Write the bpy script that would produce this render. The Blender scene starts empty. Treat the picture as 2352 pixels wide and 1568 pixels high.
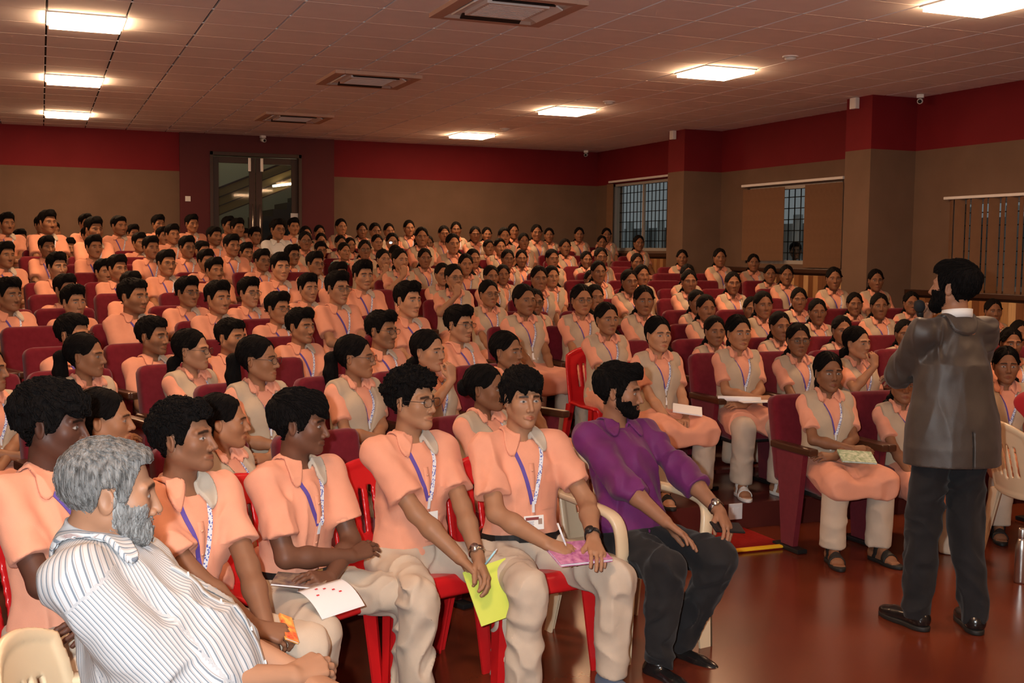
import bpy, bmesh, math, random
import numpy as np
from mathutils import Vector, Matrix
# ------------------------------------------------------------------ camera, world, flash, exposure
sc = bpy.context.scene
COL = sc.collection
CAMZ = 1.77
cam = bpy.data.cameras.new('camera'); camo = bpy.data.objects.new('camera', cam); COL.objects.link(camo); sc.camera = camo
cam.sensor_width = 36.0; cam.lens = 2667.0 / 2352.0 * 36.0; cam.clip_start = .05
YAW, PITCH, ROLL = .3855, .0762, .0117
_f = Vector((math.sin(YAW)*math.cos(PITCH), math.cos(YAW)*math.cos(PITCH), -math.sin(PITCH)))
_r = Vector((math.cos(YAW), -math.sin(YAW), 0)); _u = _r.cross(_f)
_r2 = math.cos(ROLL)*_r + math.sin(ROLL)*_u; _u2 = -math.sin(ROLL)*_r + math.cos(ROLL)*_u
camo.matrix_world = Matrix(((_r2.x, _u2.x, -_f.x, 0), (_r2.y, _u2.y, -_f.y, 0), (_r2.z, _u2.z, -_f.z, CAMZ), (0, 0, 0, 1)))
w = bpy.data.worlds.new('world'); sc.world = w; w.use_nodes = True
_bg = w.node_tree.nodes['Background']; _bg.inputs[0].default_value = (.66, .70, .71, 1); _bg.inputs[1].default_value = .22
# the photographer's flash, a hand's breadth left of and above the lens
fl = bpy.data.lights.new('camera_flash', 'SPOT'); fl.energy = 660; fl.color = (.90, .97, 1.0); fl.spot_size = math.radians(105); fl.spot_blend = .35; fl.shadow_soft_size = .025
flo = bpy.data.objects.new('camera_flash', fl); COL.objects.link(flo)
flo.matrix_world = camo.matrix_world @ Matrix.Translation((-.13, .07, 0)) @ Matrix.Rotation(math.radians(-1.5), 4, 'X')
LAMP = 60.0                                     # radiance of the ceiling panels
sc.view_settings.view_transform = 'Standard'; sc.view_settings.look = 'None'; sc.view_settings.gamma = 1; sc.view_settings.use_curve_mapping = False
sc.view_settings.exposure = 0.0
try: sc.cycles.use_denoising = True; sc.cycles.max_bounces = 8; sc.cycles.diffuse_bounces = 6; sc.cycles.sample_clamp_indirect = 10.0
except Exception: pass

# ------------------------------------------------------------------ object helpers
def obj(name, me, parent=None, loc=None, rz=None):
    o = bpy.data.objects.new(name, me); COL.objects.link(o)
    if parent is not None: o.parent = parent
    if loc is not None: o.location = loc
    if rz is not None: o.rotation_euler = (0, 0, rz)
    return o
def tag(o, label=None, cat=None, group=None, kind=None):
    if label: o['label'] = label
    if cat: o['category'] = cat
    if group: o['group'] = group
    if kind: o['kind'] = kind
    return o
def thing(name, label, cat, loc=(0, 0, 0), rz=0.0, group=None):
    return tag(obj(name, None, None, loc, rz), label, cat, group)
def struct(name, me, loc=None): return tag(obj(name, me, None, loc), kind='structure')
def clone(o, parent=None):
    c = o.copy(); COL.objects.link(c); c.parent = parent
    for ch in o.children: clone(ch, c)
    return c
# ------------------------------------------------------------------ materials
def mat(name, col, rough=.6, spec=.4, metal=0.0, **k):
    m = bpy.data.materials.new(name); m.use_nodes = True; nt = m.node_tree; b = nt.nodes['Principled BSDF']
    b.inputs['Base Color'].default_value = (*col, 1); b.inputs['Roughness'].default_value = rough
    b.inputs['Specular IOR Level'].default_value = spec; b.inputs['Metallic'].default_value = metal
    if 'sheen' in k: b.inputs['Sheen Weight'].default_value = k['sheen']
    if 'coat' in k: b.inputs['Coat Weight'].default_value = k['coat']
    m.diffuse_color = (*col, 1)
    return m
def N_(m, t, **k):
    n = m.node_tree.nodes.new(t)
    for a, v in k.items():
        if a in n.inputs: n.inputs[a].default_value = v
        else: setattr(n, a, v)
    return n
def lk(m, a, b): m.node_tree.links.new(a, b)
def P_(m): return m.node_tree.nodes['Principled BSDF']
def noisy(m, col, col2, scale=8., detail=4., stretch=None, obj=True, fac=1.0):
    """mottled colour between col and col2 in object space"""
    tc = N_(m, 'ShaderNodeTexCoord'); mp = N_(m, 'ShaderNodeMapping'); no = N_(m, 'ShaderNodeTexNoise', Scale=scale, Detail=detail)
    if stretch: mp.inputs['Scale'].default_value = stretch
    rp = N_(m, 'ShaderNodeValToRGB'); rp.color_ramp.elements[0].color = (*col, 1); rp.color_ramp.elements[1].color = (*col2, 1)
    rp.color_ramp.elements[0].position = .3; rp.color_ramp.elements[1].position = .7
    lk(m, tc.outputs['Object'], mp.inputs[0]); lk(m, mp.outputs[0], no.inputs['Vector']); lk(m, no.outputs[0], rp.inputs[0]); lk(m, rp.outputs[0], P_(m).inputs['Base Color'])
    return no, rp, mp
def bump(m, scale=300., strength=.15, dist=.002, stretch=None, kind='ShaderNodeTexNoise', detail=2.):
    tc = N_(m, 'ShaderNodeTexCoord'); mp = N_(m, 'ShaderNodeMapping'); no = N_(m, kind, Scale=scale)
    if kind == 'ShaderNodeTexNoise': no.inputs['Detail'].default_value = detail
    if stretch: mp.inputs['Scale'].default_value = stretch
    bp = N_(m, 'ShaderNodeBump', Strength=strength, Distance=dist)
    lk(m, tc.outputs['Object'], mp.inputs[0]); lk(m, mp.outputs[0], no.inputs['Vector']); lk(m, no.outputs[0], bp.inputs['Height']); lk(m, bp.outputs[0], P_(m).inputs['Normal'])
def skin(name, col, var=0.0, rough=.56):
    """skin: base tone times the face's own markings (attribute Col); var: tone spread between people"""
    m = mat(name, col, max(rough, .52), .28)
    at = N_(m, 'ShaderNodeVertexColor', layer_name='Col')
    base = N_(m, 'ShaderNodeRGB'); base.outputs[0].default_value = (*col, 1)
    src = base.outputs[0]
    if var:
        oi = N_(m, 'ShaderNodeObjectInfo'); mr = N_(m, 'ShaderNodeMapRange'); mr.inputs['To Min'].default_value = 1 - var; mr.inputs['To Max'].default_value = 1 + var
        vm = N_(m, 'ShaderNodeVectorMath', operation='SCALE'); lk(m, oi.outputs['Random'], mr.inputs[0]); lk(m, src, vm.inputs[0]); lk(m, mr.outputs[0], vm.inputs['Scale']); src = vm.outputs[0]
    mul = N_(m, 'ShaderNodeMix', data_type='RGBA', blend_type='MULTIPLY'); mul.inputs['Factor'].default_value = 1
    lk(m, src, mul.inputs['A']); lk(m, at.outputs['Color'], mul.inputs['B'])
    ev = N_(m, 'ShaderNodeVectorMath', operation='SCALE'); ev.inputs[0].default_value = (1, .94, .9); lk(m, at.outputs['Alpha'], ev.inputs['Scale'])
    ad = N_(m, 'ShaderNodeVectorMath', operation='ADD'); lk(m, mul.outputs['Result'], ad.inputs[0]); lk(m, ev.outputs[0], ad.inputs[1])
    lk(m, ad.outputs[0], P_(m).inputs['Base Color'])
    return m
def cloth(name, col, var=.06, rough=.85):
    m = mat(name, col, rough, .2, sheen=.08)
    c2 = tuple(c * (1 - var) for c in col); c1 = tuple(min(1, c * (1 + var)) for c in col)
    noisy(m, c2, c1, 9., 5.); bump(m, 420., .32, .002)
    return m
def hairm(name, col, rough=.64):
    m = mat(name, col, rough, .07)
    bump(m, 75., .9, .008, (4.0, 4.0, .6), detail=6.)
    return m
# ------------------------------------------------------------------ signed-distance modelling tools
V = lambda *a: np.array(a, float)
_rt = np.random.RandomState(7).rand(65536) * 2 - 1
def vnoise(P, seed=0):
    i = np.floor(P).astype(np.int64); f = P - i; f = f * f * (3 - 2 * f)
    out = 0
    for dx in (0, 1):
        wx = f[:, 0] if dx else 1 - f[:, 0]
        for dy in (0, 1):
            wy = f[:, 1] if dy else 1 - f[:, 1]
            for dz in (0, 1):
                wz = f[:, 2] if dz else 1 - f[:, 2]
                h = ((i[:, 0] + dx) * 73856093) ^ ((i[:, 1] + dy) * 19349663) ^ ((i[:, 2] + dz) * 83492791) ^ (seed * 2654435)
                out = out + wx * wy * wz * _rt[(h ^ (h >> 13)) & 65535]
    return out
def smin(a, b, k):
    h = np.maximum(k - np.abs(a - b), 0) / k
    return np.minimum(a, b) - h * h * k * .25
def smax(a, b, k): return -smin(-a, -b, k)
def sph(P, c, r): return np.linalg.norm(P - c, axis=1) - r
def ell(P, c, r):
    q = P - c; r = np.stack(np.broadcast_arrays(*r), -1).astype(float)
    k0 = np.linalg.norm(q / r, axis=1); k1 = np.linalg.norm(q / (r * r), axis=1)
    return k0 * (k0 - 1) / np.maximum(k1, 1e-9)
def cone(P, a, b, ra, rb):                       # capsule with two radii
    a = np.asarray(a, float); b = np.asarray(b, float)
    ab = b - a; t = np.clip(((P - a) @ ab) / max(ab @ ab, 1e-12), 0, 1)
    return np.linalg.norm(P - a - t[:, None] * ab, axis=1) - (ra + (rb - ra) * t)
def rbox(P, c, h, r, R=None):
    q = P - c
    if R is not None: q = q @ R
    q = np.abs(q) - (np.asarray(h) - r)
    return np.linalg.norm(np.maximum(q, 0), axis=1) + np.minimum(q.max(1), 0) - r
def half(P, p, n):                               # negative behind the plane through p with normal n
    n = np.asarray(n, float); n = n / np.linalg.norm(n)
    return (P - p) @ n
def Rz(a): c, s = math.cos(a), math.sin(a); return np.array([[c, -s, 0], [s, c, 0], [0, 0, 1.]])
def Rx(a): c, s = math.cos(a), math.sin(a); return np.array([[1., 0, 0], [0, c, -s], [0, s, c]])
def Ry(a): c, s = math.cos(a), math.sin(a); return np.array([[c, 0, s], [0, 1., 0], [-s, 0, c]])
rad = math.radians
def unit(v): v = np.asarray(v, float); return v / max(np.linalg.norm(v), 1e-9)

def grid_eval(f, lo, n, h):
    """values on an n grid of step h; only the nodes near the surface are evaluated finely (4-2-1 refinement)"""
    up = lambda a, m: np.repeat(np.repeat(np.repeat(a, 2, 0), 2, 1), 2, 2)[:m[0], :m[1], :m[2]]
    m4 = -(-n // 4); m2 = -(-n // 2)
    ax = [lo[k] + (np.arange(m4[k]) * 4 + 1.5) * h for k in range(3)]
    v = f(np.stack(np.meshgrid(*ax, indexing='ij'), -1).reshape(-1, 3)).reshape(m4)
    M = up(np.abs(v) < h * 5.4 + .004, m2); v2 = up(v, m2).copy(); idx = np.argwhere(M)
    if len(idx): v2[M] = f(lo + (idx * 2 + .5) * h)
    M = up(M & (np.abs(v2) < h * 2.8 + .003), n); F = up(v2, n).copy(); idx = np.argwhere(M)
    if len(idx): F[M] = f(lo + idx * h)
    return F
def surf(f, lo, hi, h, project=1):
    """surface nets: returns verts (n,3) and quads (m,4)"""
    lo = np.asarray(lo, float) - 2 * h; hi = np.asarray(hi, float) + 2 * h
    n = np.ceil((hi - lo) / h).astype(int) + 1
    F = grid_eval(f, lo, n, h)
    S = F < 0
    cnt = sum(S[dx:n[0]-1+dx, dy:n[1]-1+dy, dz:n[2]-1+dz].astype(np.int8) for dx in (0, 1) for dy in (0, 1) for dz in (0, 1))
    act = (cnt > 0) & (cnt < 8)
    A = np.argwhere(act)
    if not len(A): return np.zeros((0, 3)), np.zeros((0, 4), int)
    idm = -np.ones(act.shape, int); idm[act] = np.arange(len(A))
    acc = np.zeros((len(A), 3)); num = np.zeros(len(A))
    corners = [(dx, dy, dz) for dx in (0, 1) for dy in (0, 1) for dz in (0, 1)]
    val = {c: F[A[:, 0]+c[0], A[:, 1]+c[1], A[:, 2]+c[2]] for c in corners}
    for a in corners:
        for k in range(3):
            if a[k]: continue
            b = list(a); b[k] = 1; b = tuple(b)
            va, vb = val[a], val[b]; m = (va < 0) != (vb < 0)
            t = np.where(m, va / np.where(m, va - vb, 1), 0)
            p = np.array(a, float)[None] + t[:, None] * np.eye(3)[k]
            acc += p * m[:, None]; num += m
    verts = lo + (A + acc / num[:, None]) * h
    quads = []
    for k in range(3):
        i, j = (k + 1) % 3, (k + 2) % 3
        sl0 = [slice(0, None)] * 3; sl1 = [slice(0, None)] * 3
        sl0[k] = slice(0, -1); sl1[k] = slice(1, None)
        s0 = S[tuple(sl0)]; s1 = S[tuple(sl1)]
        E = np.argwhere(s0 != s1)
        ok = (E[:, i] > 0) & (E[:, j] > 0) & (E[:, i] < n[i]-1) & (E[:, j] < n[j]-1); E = E[ok]
        inside = s0[E[:, 0], E[:, 1], E[:, 2]]
        def cell(di, dj):
            c = E.copy(); c[:, i] -= di; c[:, j] -= dj
            return idm[c[:, 0], c[:, 1], c[:, 2]]
        q = np.stack([cell(1, 1), cell(0, 1), cell(0, 0), cell(1, 0)], 1)
        q[~inside] = q[~inside][:, ::-1]
        quads.append(q[(q >= 0).all(1)])
    Q = np.concatenate(quads)
    for _ in range(project):
        e = h * .3; d0 = f(verts)
        g = np.stack([f(verts + e * np.eye(3)[k]) - d0 for k in range(3)], 1) / e
        g2 = np.maximum((g * g).sum(1), .25)
        step = np.clip(d0 / g2, -h * .6, h * .6)
        verts = verts - g * step[:, None]
    return verts, Q

class Geo:
    """collects vertices, faces, colours and material slots for one mesh"""
    def __init__(s): s.v = []; s.f = []; s.c = []; s.m = []; s.n = 0
    def add(s, v, f, col=None, mat=0):
        v = np.asarray(v, float).reshape(-1, 3)
        s.v.append(v); s.f += [tuple(int(i) + s.n for i in q) for q in f]
        s.m += list(mat) if hasattr(mat, '__len__') else [mat] * len(f)
        c = np.tile([1., 1, 1, 0], (len(v), 1)) if col is None else np.asarray(col, float)
        if c.ndim == 1: c = np.tile(c, (len(v), 1))
        s.c.append(c); s.n += len(v); return s
    def mesh(s, name, mats, smooth=True, color=False):
        me = bpy.data.meshes.new(name)
        if s.n: me.from_pydata(np.concatenate(s.v).tolist(), [], s.f)
        for m in (mats if isinstance(mats, (list, tuple)) else [mats]): me.materials.append(m)
        if len(set(s.m)) > 1 or (s.m and s.m[0]): me.polygons.foreach_set('material_index', s.m)
        if smooth: me.polygons.foreach_set('use_smooth', [True] * len(me.polygons))
        if color and s.n:
            a = me.color_attributes.new('Col', 'FLOAT_COLOR', 'POINT')
            a.data.foreach_set('color', np.concatenate(s.c).astype(np.float32).ravel())
        me.update(); return me
    # simple solids ------------------------------------------------------
    def box(s, c, h, R=None, mat=0, bev=0.0, taper=1.0):
        """box of half sizes h; bev > 0 chamfers the edges"""
        c = np.asarray(c, float); h = np.asarray(h, float)
        if bev <= 0:
            v = np.array([[x, y, z] for z in (-1, 1) for y in (-1, 1) for x in (-1, 1)], float) * h
            v[4:, :2] *= taper
            f = [(0, 2, 3, 1), (4, 5, 7, 6), (0, 1, 5, 4), (2, 6, 7, 3), (0, 4, 6, 2), (1, 3, 7, 5)]
        else:
            bm = bmesh.new(); bmesh.ops.create_cube(bm, size=2)
            for w in bm.verts:
                q = np.array(w.co) * h
                if w.co.z > 0: q[:2] *= taper
                w.co = q
            bmesh.ops.bevel(bm, geom=list(bm.edges), offset=min(bev, h.min() * .95), segments=2, affect='EDGES', profile=.6)
            bm.verts.index_update()
            v = np.array([w.co[:] for w in bm.verts]); f = [[w.index for w in p.verts] for p in bm.faces]; bm.free()
        if R is not None: v = v @ np.asarray(R).T
        return s.add(v + c, f, mat=mat)
    def tube(s, pts, r, n=8, mat=0, flat=None, caps=True):
        """tube along pts; r scalar or per-point; flat = (width, thickness, up) makes a ribbon bar"""
        pts = np.asarray(pts, float); m = len(pts)
        r = np.full(m, r) if np.isscalar(r) else np.asarray(r, float)
        T = np.gradient(pts, axis=0); T /= np.maximum(np.linalg.norm(T, axis=1), 1e-9)[:, None]
        up = np.asarray(flat[2], float) if flat is not None else V(0, 0, 1)
        if flat is None and abs(T[0] @ up) > .95: up = V(1, 0, 0)
        vs = []
        for i in range(m):
            a = np.cross(T[i], up); a = unit(a) if np.linalg.norm(a) > 1e-6 else V(1, 0, 0); b = np.cross(a, T[i])
            if flat is None: up = b
            for k in range(n):
                t = 2 * math.pi * (k + .5) / n
                if flat is None: vs.append(pts[i] + r[i] * (math.cos(t) * a + math.sin(t) * b))
                else:
                    cx, sx = math.cos(t), math.sin(t)
                    cx = math.copysign(abs(cx) ** .35, cx); sx = math.copysign(abs(sx) ** .35, sx)
                    vs.append(pts[i] + r[i] * (cx * flat[0] * a + sx * flat[1] * b))
        f = [(i*n+k, i*n+(k+1) % n, (i+1)*n+(k+1) % n, (i+1)*n+k) for i in range(m-1) for k in range(n)]
        if caps: f += [tuple(range(n))[::-1], tuple(range((m-1)*n, m*n))]
        return s.add(vs, f, mat=mat)
    def lathe(s, prof, n=20, c=(0, 0, 0), mat=0):
        vs = [(r*math.cos(2*math.pi*k/n)+c[0], r*math.sin(2*math.pi*k/n)+c[1], z+c[2]) for r, z in prof for k in range(n)]
        m = len(prof)
        f = [(i*n+k, i*n+(k+1) % n, (i+1)*n+(k+1) % n, (i+1)*n+k) for i in range(m-1) for k in range(n)]
        f += [tuple(range(n))[::-1], tuple(range((m-1)*n, m*n))]
        return s.add(vs, f, mat=mat)
    def sdf(s, f, lo, hi, h, col=None, mat=0, project=1):
        v, q = surf(f, lo, hi, h, project)
        if not len(v): return s
        c = col(v) if callable(col) else col
        m = mat(v[q].mean(1)) if callable(mat) else mat
        return s.add(v, q, c, m)
# ------------------------------------------------------------------ people
# local frame of a person: origin on the floor under the hips, facing -Y, person's left is +X
def head_sdf(P, o):
    """o: face options; head frame: origin at eye level, face to -Y"""
    w = o.get('w', 1.0); jw = o.get('jaw', 1.0); nz = o.get('nose', 1.0); ch = o.get('chin', 1.0)
    Q = P / V(w, 1, 1); X = np.abs(Q[:, 0]); M = np.stack([X, Q[:, 1], Q[:, 2]], 1)
    d = ell(M, V(0, .018, .030), (.0745, .094, .085))
    d = smin(d, ell(M, V(0, -.026, -.030), (.060, .062, .076)), .03)
    d = smin(d, cone(M, V(.050*jw, .010, -.048), V(.014*jw, -.058, -.094*ch), .021, .017), .035)
    d = smin(d, sph(M, V(0, -.070, -.097*ch), .016), .022)
    d = smin(d, sph(M, V(.043, -.050, -.022), .022 + o.get('cheek', 0)), .03)
    d = smin(d, cone(M, V(.010, -.083, .018), V(.047, -.066, .018), .009, .008), .014)
    d = smax(d, -ell(M, V(.031, -.096, -.003), (.021, .0185, .0115)), .012)
    d = smin(d, sph(M, V(.0312, -.0685, -.0035), .0128), .004)
    # nose
    d = smin(d, cone(M, V(0, -.084, .006), V(0, -.0965 - .007*nz, -.036*nz), .0065, .0100), .013)
    d = smin(d, sph(M, V(.0118*nz, -.0915, -.041*nz), .0078), .008)
    d = smax(d, -sph(M, V(.0065, -.097, -.0490*nz), .0035), .004)
    # mouth
    mz = -.068 * (.5 + .5*ch)
    d = smin(d, cone(M, V(0, -.0890, mz+.004), V(.023, -.0785, mz), .0052, .003), .008)
    d = smin(d, cone(M, V(0, -.0880, mz-.0075), V(.021, -.0785, mz-.002), .0058, .003), .008)
    d = smax(d, -cone(M, V(0, -.0975, mz-.0012), V(.025, -.0845, mz-.0005), .003, .002), .003)
    # ears
    q = (M - V(.0775, .016, -.006)) @ (Rz(.42) @ Rx(-.12))
    e = ell(q, V(0, 0, 0), (.008, .019, .031))
    e = smax(e, -ell(q, V(.009, -.003, .002), (.007, .011, .019)), .005)
    d = smin(d, e, .007)
    return d
def head_col(P, o):
    """colour multiplier (alpha 0) or absolute colour (alpha 1) of the face's own markings"""
    X = np.abs(P[:, 0]) / o.get('w', 1.0); y = P[:, 1]; z = P[:, 2]
    c = np.ones((len(P), 4)); c[:, 3] = 0
    nn = vnoise(P * 60, 3) * .5 + vnoise(P * 25, 5) * .5
    c[:, :3] *= (1 + .07 * nn)[:, None]
    front = y < -.045
    ch = o.get('chin', 1.0); mz = -.068 * (.5 + .5*ch)
    def put(mask, col, a, w=1.0):
        k = np.clip(mask, 0, 1)[:, None] * w
        c[:, :3] = c[:, :3] * (1 - k) + np.array(col) * k
        c[:, 3:] = c[:, 3:] * (1 - k) + a * k
    soft = lambda d, s: np.clip(.5 - d / s, 0, 1)
    sh = o.get('stubble', 0)
    if sh:
        m = soft(z - (-.045 + .35*np.maximum(0, X - .03)), .03) * soft(y - .0, .03) * soft(-(z + .13), .02)
        put(m, (.36, .33, .34), 0, sh)
    mu = o.get('moustache', 0)
    if mu: put(front * soft(np.hypot(X / 2.6, z - (mz + .0125 - .12*X)) - .0055, .006), (.16, .13, .12), 0, mu)
    lip = front * soft(np.hypot(X / 2.5, (z - mz + .001)) - .0082, .004) * (y < -.075)
    put(lip, o.get('lip', (.86, .56, .55)), 0, .85)
    put(front * soft(np.hypot(X / 3., (z - mz + .0012)) - .0016, .003) * (y < -.075), (.35, .2, .2), 0, .8)
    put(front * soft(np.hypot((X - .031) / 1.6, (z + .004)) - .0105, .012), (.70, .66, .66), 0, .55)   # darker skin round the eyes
    br = o.get('brow', 1.0)
    bz = .0185 + .10 * (.028 - X) * (X > .028) + .1*(X-.012)*(X < .028)
    put(front * soft(np.abs(z - bz) - (.0052 - .055*np.maximum(0, X - .035))*br, .0035) * np.clip((X - .0095)/.003, 0, 1) * np.clip((.053 - X)/.004, 0, 1), (.05, .045, .045), 0, .95)
    # eyes
    op = o.get('eye', 1.0)
    ez = -.0035; ex = X - .0312
    lidu = .0048*op * (1 - (ex / .0150) ** 2); lidl = -.0034*op * (1 - (ex / .0150) ** 2)
    zz = z - ez
    inside = np.minimum(lidu - zz, zz - lidl)
    eye = front * np.clip(inside / .0014 + .5, 0, 1) * (np.abs(ex) < .0150)
    lx = o.get('look', 0.0) * .006
    irisx = P[:, 0] / o.get('w', 1.0) - np.sign(P[:, 0]) * .0312 - lx
    put(front * soft(np.abs(zz - lidu) - .0010, .0016) * (np.abs(ex) < .0155), (.07, .05, .05), 1, .85 if op > .3 else 1)
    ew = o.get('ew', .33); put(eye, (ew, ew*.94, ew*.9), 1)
    put(eye * soft(np.hypot(irisx, zz - .0006) - .0058, .0014), (.025, .016, .012), 1)
    a = c[:, 3:].copy(); c[:, 3:] = a * c[:, :1]; c[:, :3] *= 1 - a      # rgb scales the skin, alpha adds eye white
    return c

def hair_sdf(P, o, base):
    """scalp hair; base = bare head distance at P (head frame)"""
    w = o.get('w', 1.0); st = o.get('hair', 'short'); th = o.get('hair_t', .014); sd = o.get('seed', 1)
    Q = P / V(w, 1, 1); x, y, z = Q[:, 0], Q[:, 1], Q[:, 2]; X = np.abs(x)
    curl = o.get('curl', .35)
    n1 = vnoise(P * 42, sd) ; n2 = vnoise(P * V(95, 95, 70), sd + 9); n3 = vnoise(P * V(28, 60, 28), sd + 4)
    if st in ('short', 'curly', 'fringe', 'quiff', 'balding'):
        top = np.clip((z - .02) / .07, 0, 1); back = np.clip((y - .0) / .08, 0, 1)
        t = o.get('fade', .005) + (th - o.get('fade', .005)) * np.clip(top + .55 * back * (z > -.02), 0, 1)
        d = base - t
        d = np.minimum(d, ell(Q, V(0, .022, .032), (.0735 + t*.7, .093 + t, .084 + t)))
        fr = o.get('front', .012)
        d = smin(d, ell(Q, V(o.get('part', .0), -.052, .082), (.052, .030, .022 + fr)), .03)
        if st == 'quiff': d = smin(d, ell(Q, V(0, -.066, .100), (.050, .030, .024 + fr)), .03)
        hl = o.get('hairline', .062) - .10 * np.maximum(0, X - .03)
        if st == 'fringe':
            strand = .016 * vnoise(np.stack([x * 75, y * 8, z * 0], 1), sd + 2)
            hl = .040 + strand + .35 * np.maximum(0, X - .045) - .05 * (x * np.sign(o.get('part', 1)))
            d = smin(d, ell(Q, V(0, -.066, .062), (.055, .032, .034)), .02)
        t1 = np.clip((y + .055) / .028, 0, 1)                     # temple to sideburn
        line = hl * (1 - t1) + (-.012) * t1
        ear = np.clip((y - (-.010)) / .008, 0, 1) * np.clip((.034 - y) / .008, 0, 1) * (X > .05)
        line = np.maximum(line, .022 * ear + line * (1 - ear))
        t2 = np.clip((y - .032) / .03, 0, 1)
        line = line * (1 - t2) + o.get('nape', -.078) * t2
        amp = {'curly': .0065, 'fringe': .0042, 'quiff': .003, 'short': .003, 'balding': .0015}[st] * (curl / .35)
        d = d + amp * (n1 * .75 + n2 * .8 + n3 * .4) * np.clip(top + .5*back + .15, 0, 1)
        d = smax(d, line - z, .007)
        return np.maximum(d, -base - .012)
    # girls: combed back from a centre parting, ears free
    t = .0025 + (o.get('hair_t', .0105) - .0025) * np.clip((y + .085) / .08, 0, 1) + .005 * np.clip((y - .03) / .06, 0, 1)
    d = np.minimum(base - t*.9, ell(Q, V(0, .022, .032), (.0735 + t, .093 + t, .083 + t)))
    d = d + .005 * np.exp(-(X / .004) ** 2) * (y < .03) + .0018 * n1 + .0014 * vnoise(P * V(30, 30, 160), sd)
    hl = .073 - 1.7 * np.maximum(0, X - .020) ** 1.2
    t1 = np.clip((y + .062) / .045, 0, 1)
    line = np.maximum(hl, .004) * (1 - t1) + .006 * t1
    ear = np.clip((y + .014) / .008, 0, 1) * np.clip((.034 - y) / .008, 0, 1) * (X > .05)
    line = line * (1 - ear) + .017 * ear
    t2 = np.clip((y - .030) / .014, 0, 1)
    line = line * (1 - t2) + (-.078) * t2
    d = smax(d, line - z, .006)
    return np.maximum(d, -base - .012)

def ik(a, t, l1, l2, pole):
    a = np.asarray(a, float); t = np.asarray(t, float); d = t - a; L = np.linalg.norm(d)
    L2 = min(L, (l1 + l2) * .995); u = d / max(L, 1e-9)
    x = (l1*l1 - l2*l2 + L2*L2) / (2 * L2); h = math.sqrt(max(l1*l1 - x*x, 0))
    p = np.asarray(pole, float); p = p - (p @ u) * u; p = unit(p)
    return a + u * x + p * h, a + u * L2

def hand_prims(W, fdir, pnorm, side, curl, spread=1.0, thumb=.5, s=1.0):
    """list of (a, b, ra, rb): palm and fingers. fdir: finger direction; pnorm: palm side normal; side +1: left hand"""
    y = unit(fdir); z = -unit(np.asarray(pnorm, float) - (np.asarray(pnorm, float) @ y) * y); x = np.cross(y, z)
    if side < 0: x = -x
    # x points to the thumb side
    F = lambda p: W + s * (p[0]*x + p[1]*y + p[2]*z)
    palm, fing = [], []
    K = [(.029, .090, 0), (.0095, .096, .003), (-.0105, .091, .002), (-.028, .081, -.003)]
    Ln = [.072, .080, .074, .058]; R = [.0088, .009, .0086, .0076]
    for i, k in enumerate(K):
        palm.append((F((k[0]*.55, .005, 0)), F(k), .0155*s, .0125*s))
        a = (.10 * (1.5 - i)) * spread * .55
        c = curl[i] if hasattr(curl, '__len__') else curl
        p = np.array(k, float); ang = 0
        for j, (fr, ca) in enumerate(((.45, .75), (.31, 1.0), (.24, .7))):
            ang += c * ca
            q = p + Ln[i]*fr*np.array([math.sin(a)*math.cos(ang), math.cos(a)*math.cos(ang), -math.sin(ang)])
            fing.append((F(p), F(q), (R[i]-.0006*j)*s, (R[i]-.0006*(j+1))*s)); p = q
    t0 = np.array([.020, .018, -.006]); d1 = unit([.75 - .4*thumb, .75, -.25 - .35*thumb]); d2 = unit([.45 - .7*thumb, .9, -.15 - .35*thumb])
    t1 = t0 + .042*d1; t2 = t1 + .034*d2; t3 = t2 + .026*unit(d2 + np.array([-.25*thumb, 0, -.2*thumb]))
    palm.append((F(t0), F(t1), .0155*s, .0125*s)); fing += [(F(t1), F(t2), .0115*s, .0100*s), (F(t2), F(t3), .0100*s, .0085*s)]
    return palm, fing
def hand_sdf(P, hp):
    d = None
    for a, b, ra, rb in hp[0]:
        e = cone(P, a, b, ra, rb); d = e if d is None else smin(d, e, .012)
    for a, b, ra, rb in hp[1]: d = smin(d, cone(P, a, b, ra, rb), .0045)
    return d

def wrinkle(P, sd, amp=.004, f=11., stretch=(1, 1, .45)):
    """cloth folds: warped ridges"""
    W = P * V(*stretch) * f
    W = W + .9 * np.stack([vnoise(W * .5, sd + 1), vnoise(W * .5, sd + 2), vnoise(W * .5, sd + 3)], 1)
    a = vnoise(W, sd)
    return amp * np.maximum(1 - np.abs(a) * 3.0, -.9) + amp * .35 * vnoise(P * 26, sd + 7)

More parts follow.
